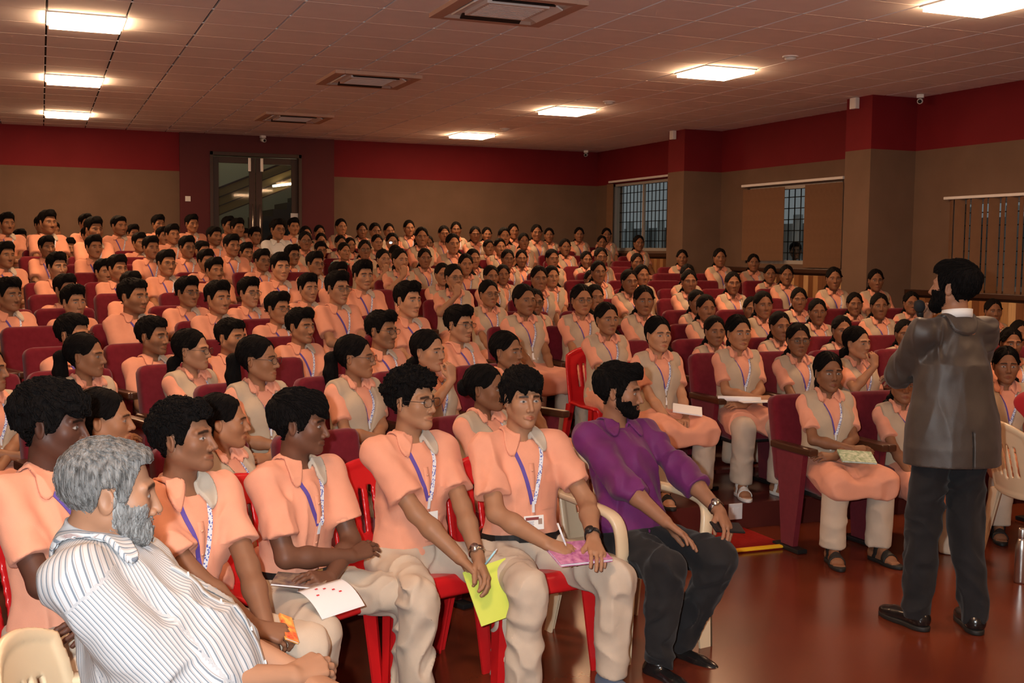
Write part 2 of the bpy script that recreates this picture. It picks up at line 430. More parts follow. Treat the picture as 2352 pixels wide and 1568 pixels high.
def pose(o):
    """joints of a seated (or standing) body"""
    fem = o.get('fem', 0); J = {}
    s = o.get('seat', .44); lean = rad(o.get('lean', 8)); side = rad(o.get('side', 0)); tw = rad(o.get('twist', 0))
    sd = V(math.sin(side), math.sin(lean), math.cos(lean)); sd = unit(sd)
    up = o.get('torso', 1.0)
    P0 = V(0, 0, s + .09) if not o.get('stand') else V(0, 0, o['stand'])
    N = P0 + sd * .53 * up
    J['P0'] = P0; J['N'] = N; J['sd'] = sd; J['C'] = P0 + sd * .32 * up
    RT = Rz(tw); J['RT'] = RT
    sw = o.get('shoulder', .138 if fem else .160)
    J['S'] = {k: N + RT @ V(k * sw, .004, -.072) for k in (-1, 1)}
    fx = lambda p: P0 * V(1, 1, 0) + V(0, 0, s) + np.asarray(p, float)   # targets are given relative to the seat top
    l1, l2 = (.275, .235) if fem else (.295, .255)
    l1, l2 = o.get('arm', (l1, l2))
    J['E'] = {}; J['W'] = {}
    for k in (-1, 1):
        t = o['hands'][k]
        tgt = fx(t[0]); pole = t[1] if len(t) > 1 and t[1] is not None else (k * .6, .5, -.8)
        J['E'][k], J['W'][k] = ik(J['S'][k], tgt, l1, l2, pole)
    hx = .085
    J['H'] = {k: P0 + V(k * hx, 0, -.01) for k in (-1, 1)}
    J['K'] = {}; J['A'] = {}
    for k in (-1, 1):
        if 'splay' in o:
            a = rad(o['splay'][0 if k < 0 else 1]); tl = o.get('thigh', .43); dx, dy = o.get('shin', {}).get(k, (0, .03))
            J['K'][k] = J['H'][k] + V(math.sin(a)*tl, -math.cos(a)*tl, o.get('knee_z', -.02)); J['A'][k] = V(J['K'][k][0] + dx, J['K'][k][1] + dy, .09)
        elif 'legs' in o: J['K'][k], J['A'][k] = V(*o['legs'][k][0]), V(*o['legs'][k][1])
        elif 'feet' in o:
            J['K'][k], J['A'][k] = ik(J['H'][k], np.asarray(o['feet'][k][0], float), o.get('thigh', .43), o.get('shin', .40), o['feet'][k][1] if len(o['feet'][k]) > 1 else (k * .15, -1, .6))
        else:
            kn = V(k * o.get('knee', .12), -.43, s + .07); J['K'][k] = kn; J['A'][k] = V(k * o.get('ankle', .12), -.40 + o.get('foot_y', 0), .09)
    J['Hc'] = N + RT @ (V(0, -.024, .138) + V(*o.get('head_off', (0, 0, 0))))
    J['HR'] = Rz(rad(o.get('hyaw', 0))) @ Rx(rad(o.get('hpitch', 0))) @ Ry(rad(o.get('hroll', 0)))
    J['hs'] = o.get('hs', .97 if fem else 1.0)
    return J

def torso_d(P, J, o, g=0.0):
    """clothed trunk without arms; g inflates"""
    fem = o.get('fem', 0); up = o.get('torso', 1.0); P0, N, sd, RT = J['P0'], J['N'], J['sd'], J['RT']
    b = o.get('bulk', 1.0); belly = o.get('belly', 0.0)
    y0 = unit(np.cross(sd, V(1, 0, 0)))                          # person's front-back axis (points back)
    y0 = -y0 if y0[1] < 0 else y0
    x0 = np.cross(y0, sd)
    L = P - P0
    q = np.stack([L @ x0, L @ y0, L @ sd], 1)
    # untwist with height
    a = rad(o.get('twist', 0)) * np.clip(q[:, 2] / .5, 0, 1)
    ca, sa = np.cos(-a), np.sin(-a)
    q = np.stack([q[:, 0]*ca - q[:, 1]*sa, q[:, 0]*sa + q[:, 1]*ca, q[:, 2]], 1)
    w = .92 if fem else 1.0
    d = ell(q, V(0, .005, .02), (.178*b*(1.0 if fem else .98), .125*b, .135))
    d = smin(d, ell(q, V(0, -.005 - .35*belly, .18*up), (.140*w*b + belly*.35, .098*b + belly*.75, .20)), .09)
    d = smin(d, ell(q, V(0, -.010, .325*up), (.150*w*b, .102*b, .170*up)), .08)
    if fem: d = smin(d, ell(np.stack([np.abs(q[:, 0]), q[:, 1], q[:, 2]], 1), V(.062, -.078, .335*up), (.058, .050, .058)), .05)
    for k in (-1, 1):
        d = smin(d, cone(P, N + RT @ V(k*.040, .016, -.050), J['S'][k], .050, .055*b), .05)
    return d - g
def sleeve_d(P, J, k, o, g=0.0):
    S, E, W = J['S'][k], J['E'][k], J['W'][k]
    fr = o.get('sleeve', .72); b = o.get('bulk', 1.0); fem = o.get('fem', 0)
    r0, r1 = (.056, .056) if fem else (.062, .068)
    r0 *= b; r1 *= b
    if fr <= 1:
        end = S + (E - S) * fr; ax = unit(E - S)
        d = cone(P, S, end + ax * .05, r0, r1)
        d = smax(d, half(P, end, ax), .006)
        return d - g
    t = fr - 1; end = E + (W - E) * t; ax = unit(W - E)
    d = smin(cone(P, S, E, r0, r1*.85), cone(P, E, end + ax*.05, r1*.85, o.get('cuff', .050)), .03)
    d = smax(d, half(P, end, ax), .006)
    return d - g

def bounds(*pts, pad=.1):
    A = np.array(pts); return A.min(0) - pad, A.max(0) + pad

def make_body(o, J, hh, hb, skin_extra=None):
    """skin: head and neck, arms and hands, feet: one mesh"""
    g = Geo(); fem = o.get('fem', 0); HR, Hc, hs = J['HR'], J['Hc'], J['hs']
    N = J['N']; face = o.get('face', {})
    nr = o.get('neck', .046 if fem else .054)
    def toh(P): return ((P - Hc) @ HR) / hs
    nk0 = Hc + HR @ V(0, .018, -.055) * hs; nk1 = N + V(0, .022, -.045)
    def fh(P):
        d = head_sdf(toh(P), face) * hs
        d = smin(d, cone(P, nk0, nk1, nr, nr * 1.06), .024)
        return smin(d, ell(P, N + V(0, .012, -.085), (.11, .07, .065)), .04)
    lo, hi = bounds(Hc - .15, Hc + .15, N - V(.13, .09, .14), pad=0.0)
    def colf(P):
        c = head_col(toh(P), face); return c
    g.sdf(fh, lo, hi, hh, colf)
    ar = o.get('arm_r', (.041, .034, .024) if fem else (.047, .039, .027))
    for k in (-1, 1):
        S, E, W = J['S'][k], J['E'][k], J['W'][k]
        t = o['hands'][k]
        fd = t[2] if len(t) > 2 and t[2] is not None else unit(W - E)
        pn = t[3] if len(t) > 3 and t[3] is not None else V(0, 0, -1)
        cu = t[4] if len(t) > 4 else .35
        th = t[5] if len(t) > 5 else .5
        hp = hand_prims(W + unit(W - E) * .008, fd, pn, k, cu, thumb=th, s=o.get('hand_s', .92 if fem else 1.0))
        mid = E + (W - E) * .35
        def fa(P):
            d = cone(P, S, E, ar[0], ar[1]*.95)
            d = smin(d, smin(cone(P, E, mid, ar[1]*.95, ar[1]*1.02), cone(P, mid, W, ar[1]*1.02, ar[2]), .02), .02)
            return smin(d, hand_sdf(P, hp), .014)
        pts = [S, E, W] + [p for s_ in hp for q in s_ for p in q[:2]]
        lo, hi = bounds(*pts, pad=.055)
        def cola(P):
            c = np.ones((len(P), 4)); c[:, 3] = 0
            c[:, :3] *= (1 + .06 * vnoise(P * 30, 2))[:, None]
            return c
        g.sdf(fa, lo, hi, hb, cola)
        J.setdefault('hp', {})[k] = hp
    if o.get('bare_feet'):
        for k in (-1, 1):
            g.sdf(lambda P: foot_d(P, J, k, o), *bounds(J['A'][k] - V(.12, .2, .06), J['A'][k] + V(.12, .05, 0), J['K'][k], J['H'][k], pad=.06), .0075)
    return g

def foot_frame(J, k, o):
    A = J['A'][k]; t = o.get('toe', {}).get(k, None)
    fz = o.get('floor', 0.0)
    d = unit((np.asarray(t, float) if t is not None else V(k * .18, -1, 0)) * V(1, 1, 0))
    return A, d, fz
def foot_d(P, J, k, o):   # foot with shin and thigh
    A, d, fz = foot_frame(J, k, o); r = V(-d[1], d[0], 0)
    heel = V(A[0], A[1], fz + .035) - d * .035
    ball = heel + d * .165 + V(0, 0, -.008); toe = ball + d * .055 + V(0, 0, -.006)
    e = smin(cone(P, heel, ball, .034, .030), cone(P, ball - r * .018, ball + r * .018, .026, .024), .03)
    e = smin(e, cone(P, heel + V(0, 0, .02), A + V(0, 0, .05), .034, .036), .03)
    e = smin(e, smin(cone(P, A, J['K'][k], .036, .05), cone(P, J['K'][k], J['H'][k], .05, .06), .03), .02)
    e = smin(e, cone(P, A + V(0, 0, .02), ball, .035, .022), .03)
    for i, x in enumerate((-.028, -.012, .002, .015, .027)):
        x *= k
        e = smin(e, cone(P, ball + r*x*.9, toe + r*x + d*(.012 - abs(i - 1)*.006), .0115, .0095), .008)
    return e
def shoe_d(P, J, k, o):
    A, d, fz = foot_frame(J, k, o); r = V(-d[1], d[0], 0)
    q = np.stack([(P - V(A[0], A[1], fz)) @ r, (P - V(A[0], A[1], fz)) @ d, P[:, 2] - fz], 1)
    up = smin(cone(q, V(0, -.030, .048), V(0, .13, .036), .041, .036), ell(q, V(0, .165, .03), (.041, .075, .034)), .03)
    up = smin(up, cone(q, V(0, -.02, .06), V(0, .0, .105), .042, .046), .03)
    up = np.maximum(up, q[:, 2] - .100)
    up = np.maximum(up, -cone(q, V(0, 0, .085), V(0, .01, .15), .034, .04))
    return np.maximum(up, .014 - q[:, 2]), q
def sole_d(q):
    e = smin(ell(q * V(1, 1, 0), V(0, -.018, 0), (.042, .058, 1)), ell(q * V(1, 1, 0), V(0, .130, 0), (.047, .112, 1)), .06)
    return smax(e, np.abs(q[:, 2] - .012) - .012, .004)
def chest_frame(J, o):
    sd = J['sd']; y0 = unit(np.cross(sd, V(1, 0, 0))); y0 = -y0 if y0[1] < 0 else y0
    return np.cross(y0, sd), y0, sd
def to_q(P, J, o):
    x0, y0, sd = chest_frame(J, o); L = P - J['P0']
    q = np.stack([L @ x0, L @ y0, L @ sd], 1)
    a = rad(o.get('twist', 0)) * np.clip(q[:, 2] / .5, 0, 1); ca, sa = np.cos(-a), np.sin(-a)
    return np.stack([q[:, 0]*ca - q[:, 1]*sa, q[:, 0]*sa + q[:, 1]*ca, q[:, 2]], 1)
def from_q(q, J, o):
    x0, y0, sd = chest_frame(J, o); q = np.asarray(q, float)
    a = rad(o.get('twist', 0)) * np.clip(q[:, 2] / .5, 0, 1); ca, sa = np.cos(a), np.sin(a)
    X = q[:, 0]*ca - q[:, 1]*sa; Y = q[:, 0]*sa + q[:, 1]*ca
    return J['P0'] + X[:, None]*x0 + Y[:, None]*y0 + q[:, 2:]*sd
def front(fs, J, o, xs, zs, off=.003, y0=-.36):
    """points of the front surface of garment fs over trunk coordinates (x, height), lifted by off"""
    xs = np.asarray(xs, float); zs = np.asarray(zs, float); n = len(xs); T = np.linspace(y0, .16, 90)
    q = np.stack([np.repeat(xs, 90), np.tile(T, n), np.repeat(zs, 90)], 1)
    d = fs(from_q(q, J, o)).reshape(n, 90)
    hit = (d < 0); i = np.where(hit.any(1), hit.argmax(1), 45); i = np.clip(i, 1, 89)
    a = d[np.arange(n), i-1]; b = d[np.arange(n), i]
    t = np.clip(a / np.where(np.abs(a - b) < 1e-9, 1, a - b), 0, 1)
    y = T[i-1] + t * (T[1] - T[0])
    return from_q(np.stack([xs, y - off, zs], 1), J, o)
def strip(g, fs, J, o, path, w, off=.004, mat=0, n=14, thick=.003):
    """flat band lying on the chest along path [(x, height), ...]"""
    path = np.asarray(path, float); L = np.r_[0, np.cumsum(np.linalg.norm(np.diff(path, axis=0), axis=1))]
    t = np.linspace(0, L[-1], n); X = np.interp(t, L, path[:, 0]); Z = np.interp(t, L, path[:, 1])
    T = np.stack([np.gradient(X), np.gradient(Z)], 1); T /= np.linalg.norm(T, axis=1)[:, None]
    nx, nz = -T[:, 1] * w / 2, T[:, 0] * w / 2
    c = front(fs, J, o, X, Z, off)
    fa = from_q(np.array([[0, -1., .3]]), J, o)[0] - from_q(np.array([[0, 0., .3]]), J, o)[0]
    x0, y0, sd = chest_frame(J, o)
    xa = J['RT'] @ x0
    off2 = nx[:, None] * xa + nz[:, None] * sd
    l = c + off2; r = c - off2
    v = np.concatenate([l, r, l - fa * -thick * -1, r - fa * thick])
    v = np.concatenate([l + fa*0, r, l - fa*thick, r - fa*thick])
    f = []
    for i in range(n - 1):
        f += [(i, i+1, n+i+1, n+i), (2*n+i, 3*n+i, 3*n+i+1, 2*n+i+1), (i, 2*n+i, 2*n+i+1, i+1), (n+i, n+i+1, 3*n+i+1, 3*n+i)]
    f += [(0, n, 3*n, 2*n), (n-1, 3*n-1, 4*n-1, 2*n-1)]
    g.add(v, f, mat=mat); return c
def patch(g, fs, J, o, x0, x1, z0, z1, off=.002, n=6, mat=0):
    xs = np.linspace(x0, x1, n); zs = np.linspace(z0, z1, n); X, Z = np.meshgrid(xs, zs)
    p = front(fs, J, o, X.ravel(), Z.ravel(), off)
    g.add(p, [(j*n+i, j*n+i+1, (j+1)*n+i+1, (j+1)*n+i) for j in range(n-1) for i in range(n-1)], mat=mat)

def shirt_f(o, J):
    sd = o.get('seed', 1); N = J['N']; am = o.get('fold', .004)
    hem = o.get('hem', .02)
    nk = N + V(0, .02, -.06); nt = J['Hc'] + V(0, 0, -.05)
    RT = J['RT']
    def f(P):
        d = torso_d(P, J, o, .004)
        for k in (-1, 1): d = smin(d, sleeve_d(P, J, k, o, .002), .028)
        d = d - wrinkle(P, sd, am)
        q = to_q(P, J, o)
        d = smax(d, hem - q[:, 2], .006)
        d = np.maximum(d, -cone(P, nk, nt, o.get('neckhole', .066), .07))
        vn = o.get('vneck', .09)
        if vn: d = np.maximum(d, -cone(P, N + RT @ V(0, -.075, .02), N + RT @ V(0, -.15, -vn), .046, .006))
        return d
    lo, hi = bounds(J['P0'] - V(.23, .2, .1), J['P0'] + V(.23, .2, 0), N + V(0, 0, .06), N - V(0, .16 + o.get('belly', 0), 0), pad=.03)
    for k in (-1, 1):
        fr = o.get('sleeve', .72); E = J['S'][k] + (J['E'][k]-J['S'][k]) * min(fr, 1)
        l2, h2 = bounds(J['S'][k], E, *( [J['E'][k] + (J['W'][k]-J['E'][k]) * (fr-1)] if fr > 1 else []), pad=.09)
        lo, hi = np.minimum(lo, l2), np.maximum(hi, h2)
    return f, lo, hi
def collar_f(o, J, fs):
    """turned-down collar: flaps lying on the garment fs round a short stand"""
    N = J['N']; RT = J['RT']; base = N + V(0, .014, -.034)
    ax = unit(J['Hc'] + J['RT'] @ V(0, .03, -.06) - base)
    x = unit(RT @ V(1, 0, 0) - (RT @ V(1, 0, 0) @ ax) * ax); y = np.cross(ax, x)
    R = np.stack([x, y, ax], 1); th = o.get('collar_t', .0052); big = o.get('collar_big', 1.0)
    def f(P):
        q = (P - base) @ R; rho = np.hypot(q[:, 0], q[:, 1]); z = q[:, 2]; r3 = np.linalg.norm(q, axis=1)
        an = np.abs(np.arctan2(q[:, 0], -q[:, 1]))                      # 0 in front
        fr = np.clip(1 - an / 1.2, 0, 1)
        flap = np.abs(fs(P) - .009) - th
        flap = np.maximum(flap, r3 - (.094 + .044 * big * np.exp(-((an - .66) / .34) ** 2)))
        flap = np.maximum(flap, (.34 + 3.0 * (r3 - .07) - an) * r3)
        flap = np.maximum(flap, np.where(rho < .066, -.012 - z, -1))
        rs = .063 + .10 * np.clip(.03 - z, 0, .1)
        stand = np.maximum(np.abs(rho - rs) - th, np.maximum(z - (.040 - .022 * fr), -.02 - z))
        stand = np.maximum(stand, (.34 - an) * rho)
        return smin(flap, stand, .008)
    return f, base - .15, base + .15, R, base
def trousers_f(o, J, top=.075):
    sd = o.get('seed', 1) + 20; b = o.get('tbulk', o.get('bulk', 1.0)); lr = o.get('leg_r', (.094, .074, .064)); am = o.get('fold', .004) * 1.2
    def f(P):
        q = to_q(P, J, o)
        d = ell(P, J['P0'] + V(0, .01, -.0), (.182*b, .132*b, .125))
        if not o.get('blazer'): d = smin(d, np.maximum(torso_d(P, J, o, .006), q[:, 2] - top - .02), .02)
        legs = None
        for k in (-1, 1):
            H, K, A = J['H'][k], J['K'][k], J['A'][k]; ax = unit(A - K)
            e = cone(P, H, K, lr[0]*b, lr[1])
            s = cone(P, K, A + ax*.06, lr[1], lr[2])
            s = smax(s, half(P, A + ax * o.get('hem_l', .0), ax), .006)
            e = smin(e, s, .03)
            legs = e if legs is None else smin(legs, e, .012)
        d = smin(d, legs, .05)
        d = d - wrinkle(P, sd, am, 10., (1, 1, 1))
        return smax(d, np.where(np.abs(q[:, 1]) < .3, q[:, 2] - top, -1), .005)
    pts = [J['P0'] + V(.1, .08, .08), J['P0'] - V(.1, -.08, .06)] + [J[n][k] for n in 'HKA' for k in (-1, 1)]
    lo, hi = bounds(*pts, pad=.115)
    return f, lo, hi
def kameez_f(o, J):
    fs, lo, hi = shirt_f(dict(o, hem=-.3), J); fl = o.get('flare', .1)
    def f(P):
        d = fs(P)
        lap = None
        for k in (-1, 1):
            e = cone(P, J['H'][k] + V(0, 0, .012), J['K'][k] + V(0, -.01, .012), .110, .100)
            lap = e if lap is None else smin(lap, e, .16)
        # the skirt hangs off the lap at both sides and over the knees
        km = (J['K'][1] + J['K'][-1]) / 2
        if o.get('apron', 1): lap = smin(lap, rbox(P, km + V(0, -.055, -.02), (abs(J['K'][1][0] - J['K'][-1][0])/2 + .06, .045, .055), .035), .06)
        lap = lap - wrinkle(P, o.get('seed', 1) + 5, .005, 9., (1, .6, 1))
        cut = half(P, (J['K'][1] + J['K'][-1]) / 2 + V(0, -.105 if o.get('apron', 1) else .06, 0), V(0, -1, -.12)) + .02 * vnoise(P * 12, 3)
        lap = smax(lap, cut, .008)
        lap = np.maximum(lap, J['P0'][2] - .125 + .03*np.sin(P[:, 0]*17 + 1.) - P[:, 2])
        return smin(d, lap, .03)
    l2, h2 = bounds(*[J[n][k] for n in 'HK' for k in (-1, 1)], pad=.13)
    return f, np.minimum(lo, l2), np.maximum(hi, h2)
def vest_f(o, J):
    N = J['N']; sw = o.get('vest_w', .160); sd = o.get('seed', 1) + 40
    def f(P):
        q = to_q(P, J, o)
        d = torso_d(P, J, o, .024) - wrinkle(P, sd, .003, 9., (1, 1, .3))
        x = np.abs(q[:, 0]); z = q[:, 2]; up = o.get('torso', 1.0)
        d = smax(d, x - sw - .02 * np.clip((.3 - z) / .3, 0, 1), .008)
        vw = np.clip((z - .20*up) / (.32*up), 0, 1) * .074 + .004
        vcut = np.where(q[:, 1] < .02, vw - x, -1.)
        d = np.maximum(d, vcut * .8)
        d = np.maximum(d, -.06 - z)
        d = np.maximum(d, -cone(P, N + V(0, .03, -.07), N + V(0, .01, .1), .07, .075))
        return np.maximum(d, -(torso_d(P, J, o, -.012)))
    lo, hi = bounds(J['P0'] - V(.22, .2, .1), J['P0'] + V(.22, .2, 0), N + V(0, 0, .06), N - V(0, .17, 0), pad=.03)
    return f, lo, hi

def hairs_geo(o, J, h):
    face = o.get('face', {}); HR, Hc, hs = J['HR'], J['Hc'], J['hs']; g = Geo()
    def f(P):
        q = ((P - Hc) @ HR) / hs
        return hair_sdf(q, face, head_sdf(q, face)) * hs
    g.sdf(f, Hc - V(.15, .16, .14), Hc + V(.15, .16, .2), h)
    nl = face.get('locks', 0)
    if nl and g.n:
        sv = g.v[0]; fem = o.get('fem', 0)
        if fem:
            comb = lambda q: np.stack([-q[:, 0]*.3, .12 - q[:, 1]*.3, -.10 - (q[:, 2] + .04)*.9], 1)
            locks(g, o, J, f, sv, comb, nl, .05, .0016, .0012, .0, face.get('seed', 1))
        else:
            crown = V(.012, .045, .118)
            def comb(q):
                c = q - crown; c /= np.maximum(np.linalg.norm(c, axis=1), 1e-6)[:, None]
                top = np.clip((q[:, 2] - .05)/.05, 0, 1)[:, None]
                return c*(1 - .6*top) + top*V(face.get('part', 0)*8, -1, -.2)
            st_ = face.get('hair'); cu = {'curly': .005, 'fringe': .002, 'quiff': .0012}.get(st_, .0008)
            locks(g, o, J, f, sv, comb, nl, .016 if st_ == 'balding' else (.03 if st_ == 'curly' else .042), .0011 if st_ == 'balding' else .0024, .003 if st_ == 'curly' else .002, cu, face.get('seed', 1))
    st = face.get('tail')
    if st:                                        # pony tail or plait as a chain of swelling lobes
        pts = {'pony': [(0, .105, .02), (0, .15, -.01), (0, .155, -.09), (.0, .14, -.19), (.0, .13, -.27)],
               'low': [(0, .09, -.05), (0, .125, -.08), (0, .125, -.16), (0, .12, -.27)],
               'plaitL': [(.03, .085, -.06), (.075, .06, -.12), (.095, .0, -.19), (.095, -.055, -.28), (.09, -.085, -.38)],
               'plaitR': [(-.03, .085, -.06), (-.075, .06, -.12), (-.095, .0, -.19), (-.095, -.055, -.28), (-.09, -.085, -.38)],
               'bun': [(0, .105, .0), (0, .125, .0), (0, .13, -.012)],
               'loose': [(.05, .07, -.06), (.085, .05, -.13), (.10, .02, -.2), (.105, -.02, -.28)]}[st]
        pts = np.array([Hc + (Rz(rad(o.get('hyaw', 0))) @ V(*p)) * hs for p in pts])
        rr = {'pony': (.022, .036, .044, .034, .010), 'low': (.03, .036, .038, .012), 'bun': (.03, .044, .036), 'loose': (.04, .045, .04, .012)}.get(st, (.026, .024, .021, .018, .010))
        sdn = face.get('seed', 1)
        def ft(P):
            d = None
            for i in range(len(pts) - 1):
                e = cone(P, pts[i], pts[i+1], rr[i], rr[i+1]); d = e if d is None else smin(d, e, .015)
            if st.startswith('plait'): d = d + .004 * np.sin(P[:, 2] * 160)
            return d + .005 * vnoise(P * V(55, 55, 14), sdn) + .002 * vnoise(P * V(130, 130, 30), sdn + 2)
        lo, hi = bounds(*pts, pad=.06)
        g.sdf(ft, lo, hi, h)
    return g
def locks(g, o, J, f, seeds, comb, n=500, length=.035, width=.0022, lift=.002, curl=0.0, sd=1, steps=6):
    """tapered locks of hair lying on the surface f, starting at seeds and running along comb(q) in the head frame"""
    HR, Hc, hs = J['HR'], J['Hc'], J['hs']; r = np.random.RandomState(sd)
    if not len(seeds): return
    p = seeds[r.randint(0, len(seeds), n)].copy(); L = length * (.6 + .8*r.rand(n)) / steps; ph = r.rand(n) * 6.28
    def grad(P):
        e = .0015; d0 = f(P); gr = np.stack([f(P + e*np.eye(3)[k]) - d0 for k in range(3)], 1)/e
        return d0, gr / np.maximum(np.linalg.norm(gr, axis=1), 1e-6)[:, None]
    pts, nor = [], []
    for s_ in range(steps + 1):
        d0, gr = grad(p); p = p - gr * (d0 - lift * math.sin(math.pi*(s_ + .6)/(steps + 1.2)))[:, None]
        pts.append(p.copy()); nor.append(gr)
        c = comb(((p - Hc) @ HR)/hs) @ HR.T; c = c - (c*gr).sum(1)[:, None]*gr; c /= np.maximum(np.linalg.norm(c, axis=1), 1e-6)[:, None]
        side = np.cross(gr, c); p = p + c*L[:, None] + side*(curl*np.cos(ph + s_*1.5))[:, None]
    A = np.stack(pts, 1); G = np.stack(nor, 1); m = steps + 1
    T = np.gradient(A, axis=1); S = np.cross(T, G); S /= np.maximum(np.linalg.norm(S, axis=2), 1e-9)[..., None]
    w = width*(.6 + .8*r.rand(n))[:, None] * (np.sin(np.linspace(.35, math.pi - .04, m))**.7)[None]
    v = np.stack([A + S*w[..., None], A + G*(w*.9)[..., None], A - S*w[..., None], A - G*(w*.5)[..., None]], 2).reshape(-1, 3)
    base = np.arange(n)[:, None, None]*m*4 + np.arange(m-1)[None, :, None]*4
    q = np.concatenate([np.stack([base[..., 0] + k, base[..., 0] + (k+1) % 4, base[..., 0] + 4 + (k+1) % 4, base[..., 0] + 4 + k], -1).reshape(-1, 4) for k in range(4)])
    g.add(v, q.tolist())
def beard_geo(o, J, h, t=.008, amp=.003, hi=.040):
    face = o.get('face', {}); HR, Hc, hs = J['HR'], J['Hc'], J['hs']; g = Geo(); ch = face.get('chin', 1.0); mz = -.068 * (.5 + .5*ch)
    def f(P):
        q = ((P - Hc) @ HR) / hs; b = head_sdf(q, face)
        X = np.abs(q[:, 0]); y, z = q[:, 1], q[:, 2]
        low = np.clip((-.050 - z) / .045, 0, 1) * np.clip((-.02 - y) / .04, 0, 1)
        te = t * (.30 + .9 * low)
        # upper edge: from the sideburn across the cheek to the moustache
        cheek = mz + .012 + np.clip((X - .024) / .034, 0, 1) ** 1.6 * hi
        line = np.where(X < .026, mz + .0165 - .12*X, cheek) + .006 * vnoise(q * 120, 9)
        line = np.where(y > -.024, np.maximum(line, .018), line)
        te = te * np.clip((line - z) / .016 + .15, .15, 1)
        d = b - te + amp * (.35 + .65*low) * (vnoise(q * V(110, 110, 70), 3) + .7*vnoise(q * V(190, 190, 70), 5))
        reg = z - line
        reg = np.maximum(reg, y - (.002 - .25*(z + .06)*(z < -.06)))
        lips = .0100 - np.hypot(X / 2.1, z - mz + .003)
        reg = np.maximum(reg, lips)
        reg = np.maximum(reg, -.150 - z)
        d = smax(d, reg * .8, .005)
        return np.maximum(d, -b - .008) * hs
    g.sdf(f, Hc - V(.13, .15, .17), Hc + V(.13, .15, .08), h)
    if g.n: locks(g, o, J, f, g.v[0], lambda q: np.stack([q[:, 0]*.5, -.02 - .3*np.clip(q[:, 1] + .08, 0, .1), -.1 + 0*q[:, 2]], 1), 700, .018, .0009, .0018, .001, 3)
    return g
def specs_geo(o, J, rim=.0012, shape=(.023, .017), full=True):
    HR, Hc, hs = J['HR'], J['Hc'], J['hs']; g = Geo(); F = lambda p: Hc + HR @ (V(*p) * hs)
    w = o.get('face', {}).get('w', 1.0)
    for s in (-1, 1):
        pts = []
        for i in range(21):
            a = 2*math.pi*i/20; c_, s_ = math.cos(a), math.sin(a)
            cx = math.copysign(abs(c_)**.75, c_)*shape[0]; cz = math.copysign(abs(s_)**.75, s_)*shape[1]
            pts.append(F((s*(.032*w) + cx, -.1035 + .10*abs(s*.032 + cx) , -.004 + cz)))
        g.tube(pts, rim, 6, caps=False)
        g.tube([F((s*(.032*w + shape[0]), -.0985, .002)), F((s*.074*w, -.085, .004)), F((s*.081*w, -.02, .006)), F((s*.082*w, .018, .0)), F((s*.081*w, .03, -.014))], rim, 5)
        n = 14
        cv = [F((s*(.032*w) + shape[0]*.97*math.cos(2*math.pi*i/n), -.1035 + .10*abs(s*.032 + shape[0]*.97*math.cos(2*math.pi*i/n)), -.004 + shape[1]*.97*math.sin(2*math.pi*i/n))) for i in range(n)]
        g.add(cv, [tuple(range(n))], mat=1)
    g.tube([F((-.0105, -.1025, .002)), F((0, -.1045, .005)), F((.0105, -.1025, .002))], rim, 5)
    return g
def bag_lanyard(o, J, fs, width=.015, drop=.26, card=True, half_pat=True, xo=0.0):
    """neck band on both sides of the collar, meeting over the breastbone, with its card"""
    up = o.get('torso', 1.0); zt = .53*up + .0; z1 = zt - drop
    g = Geo()
    a = strip(g, fs, J, o, [(-.070, zt - .015), (-.062, zt - .06), (-.005 + xo, z1)], width, .006, mat=0)
    b = strip(g, fs, J, o, [(.070, zt - .015), (.062, zt - .06), (.005 + xo, z1)], width, .0065, mat=1 if half_pat else 0)
    # round the back of the neck
    x0, y0, sd = chest_frame(J, o)
    A, B = a[0], b[0]; mid = (A + B) / 2 + y0 * .10 + sd * .018
    t = np.linspace(0, 1, 9)[:, None]
    pts = (1-t)**2 * A + 2*t*(1-t) * (mid + y0*.06 + sd*.012) + t*t * B
    g.tube(pts, 1.0, 4, mat=0, flat=(width*.5, .0015, tuple(unit(y0))))
    gc = None
    if card:
        gc = Geo(); w, hh = o.get('card', (.088, .056))
        p = front(fs, J, o, [xo]*3, [z1 - .02, z1 - .045, z1 - .05 - hh/2], .012)
        strip(g, fs, J, o, [(xo, z1 + .012), (xo, z1 - .035)], width*.75, .009, mat=2, n=4)
        c = p[2]; top = front(fs, J, o, [xo], [z1 - .045], .011)[0]; bot = front(fs, J, o, [xo], [z1 - .05 - hh], .013)[0]
        u = unit(top - bot); r = unit(J['RT'] @ x0 - (J['RT'] @ x0 @ u)*u); n_ = np.cross(r, u)
        R = np.stack([r, n_, u], 1)
        gc.box((top + bot)/2, (w/2, .0016, hh/2), R, bev=.001)
        gc.frame = ((top + bot)/2, R, w, hh)
    return g, gc
# ------------------------------------------------------------------ the hall
XL, XR, YF, YB, ZC = -2.75, 9.55, -4.0, 19.45, 3.631
TAN, XA = .364, 3.6                                  # the rows left of XA are turned by 20 degrees
ROW_S = [5.75] + [6.85 + .95*i for i in range(13)]
ROW_Z = [0.0, .165, .19] + [.10 + .073*i for i in range(2, 13)]
ZBAND = 3.015

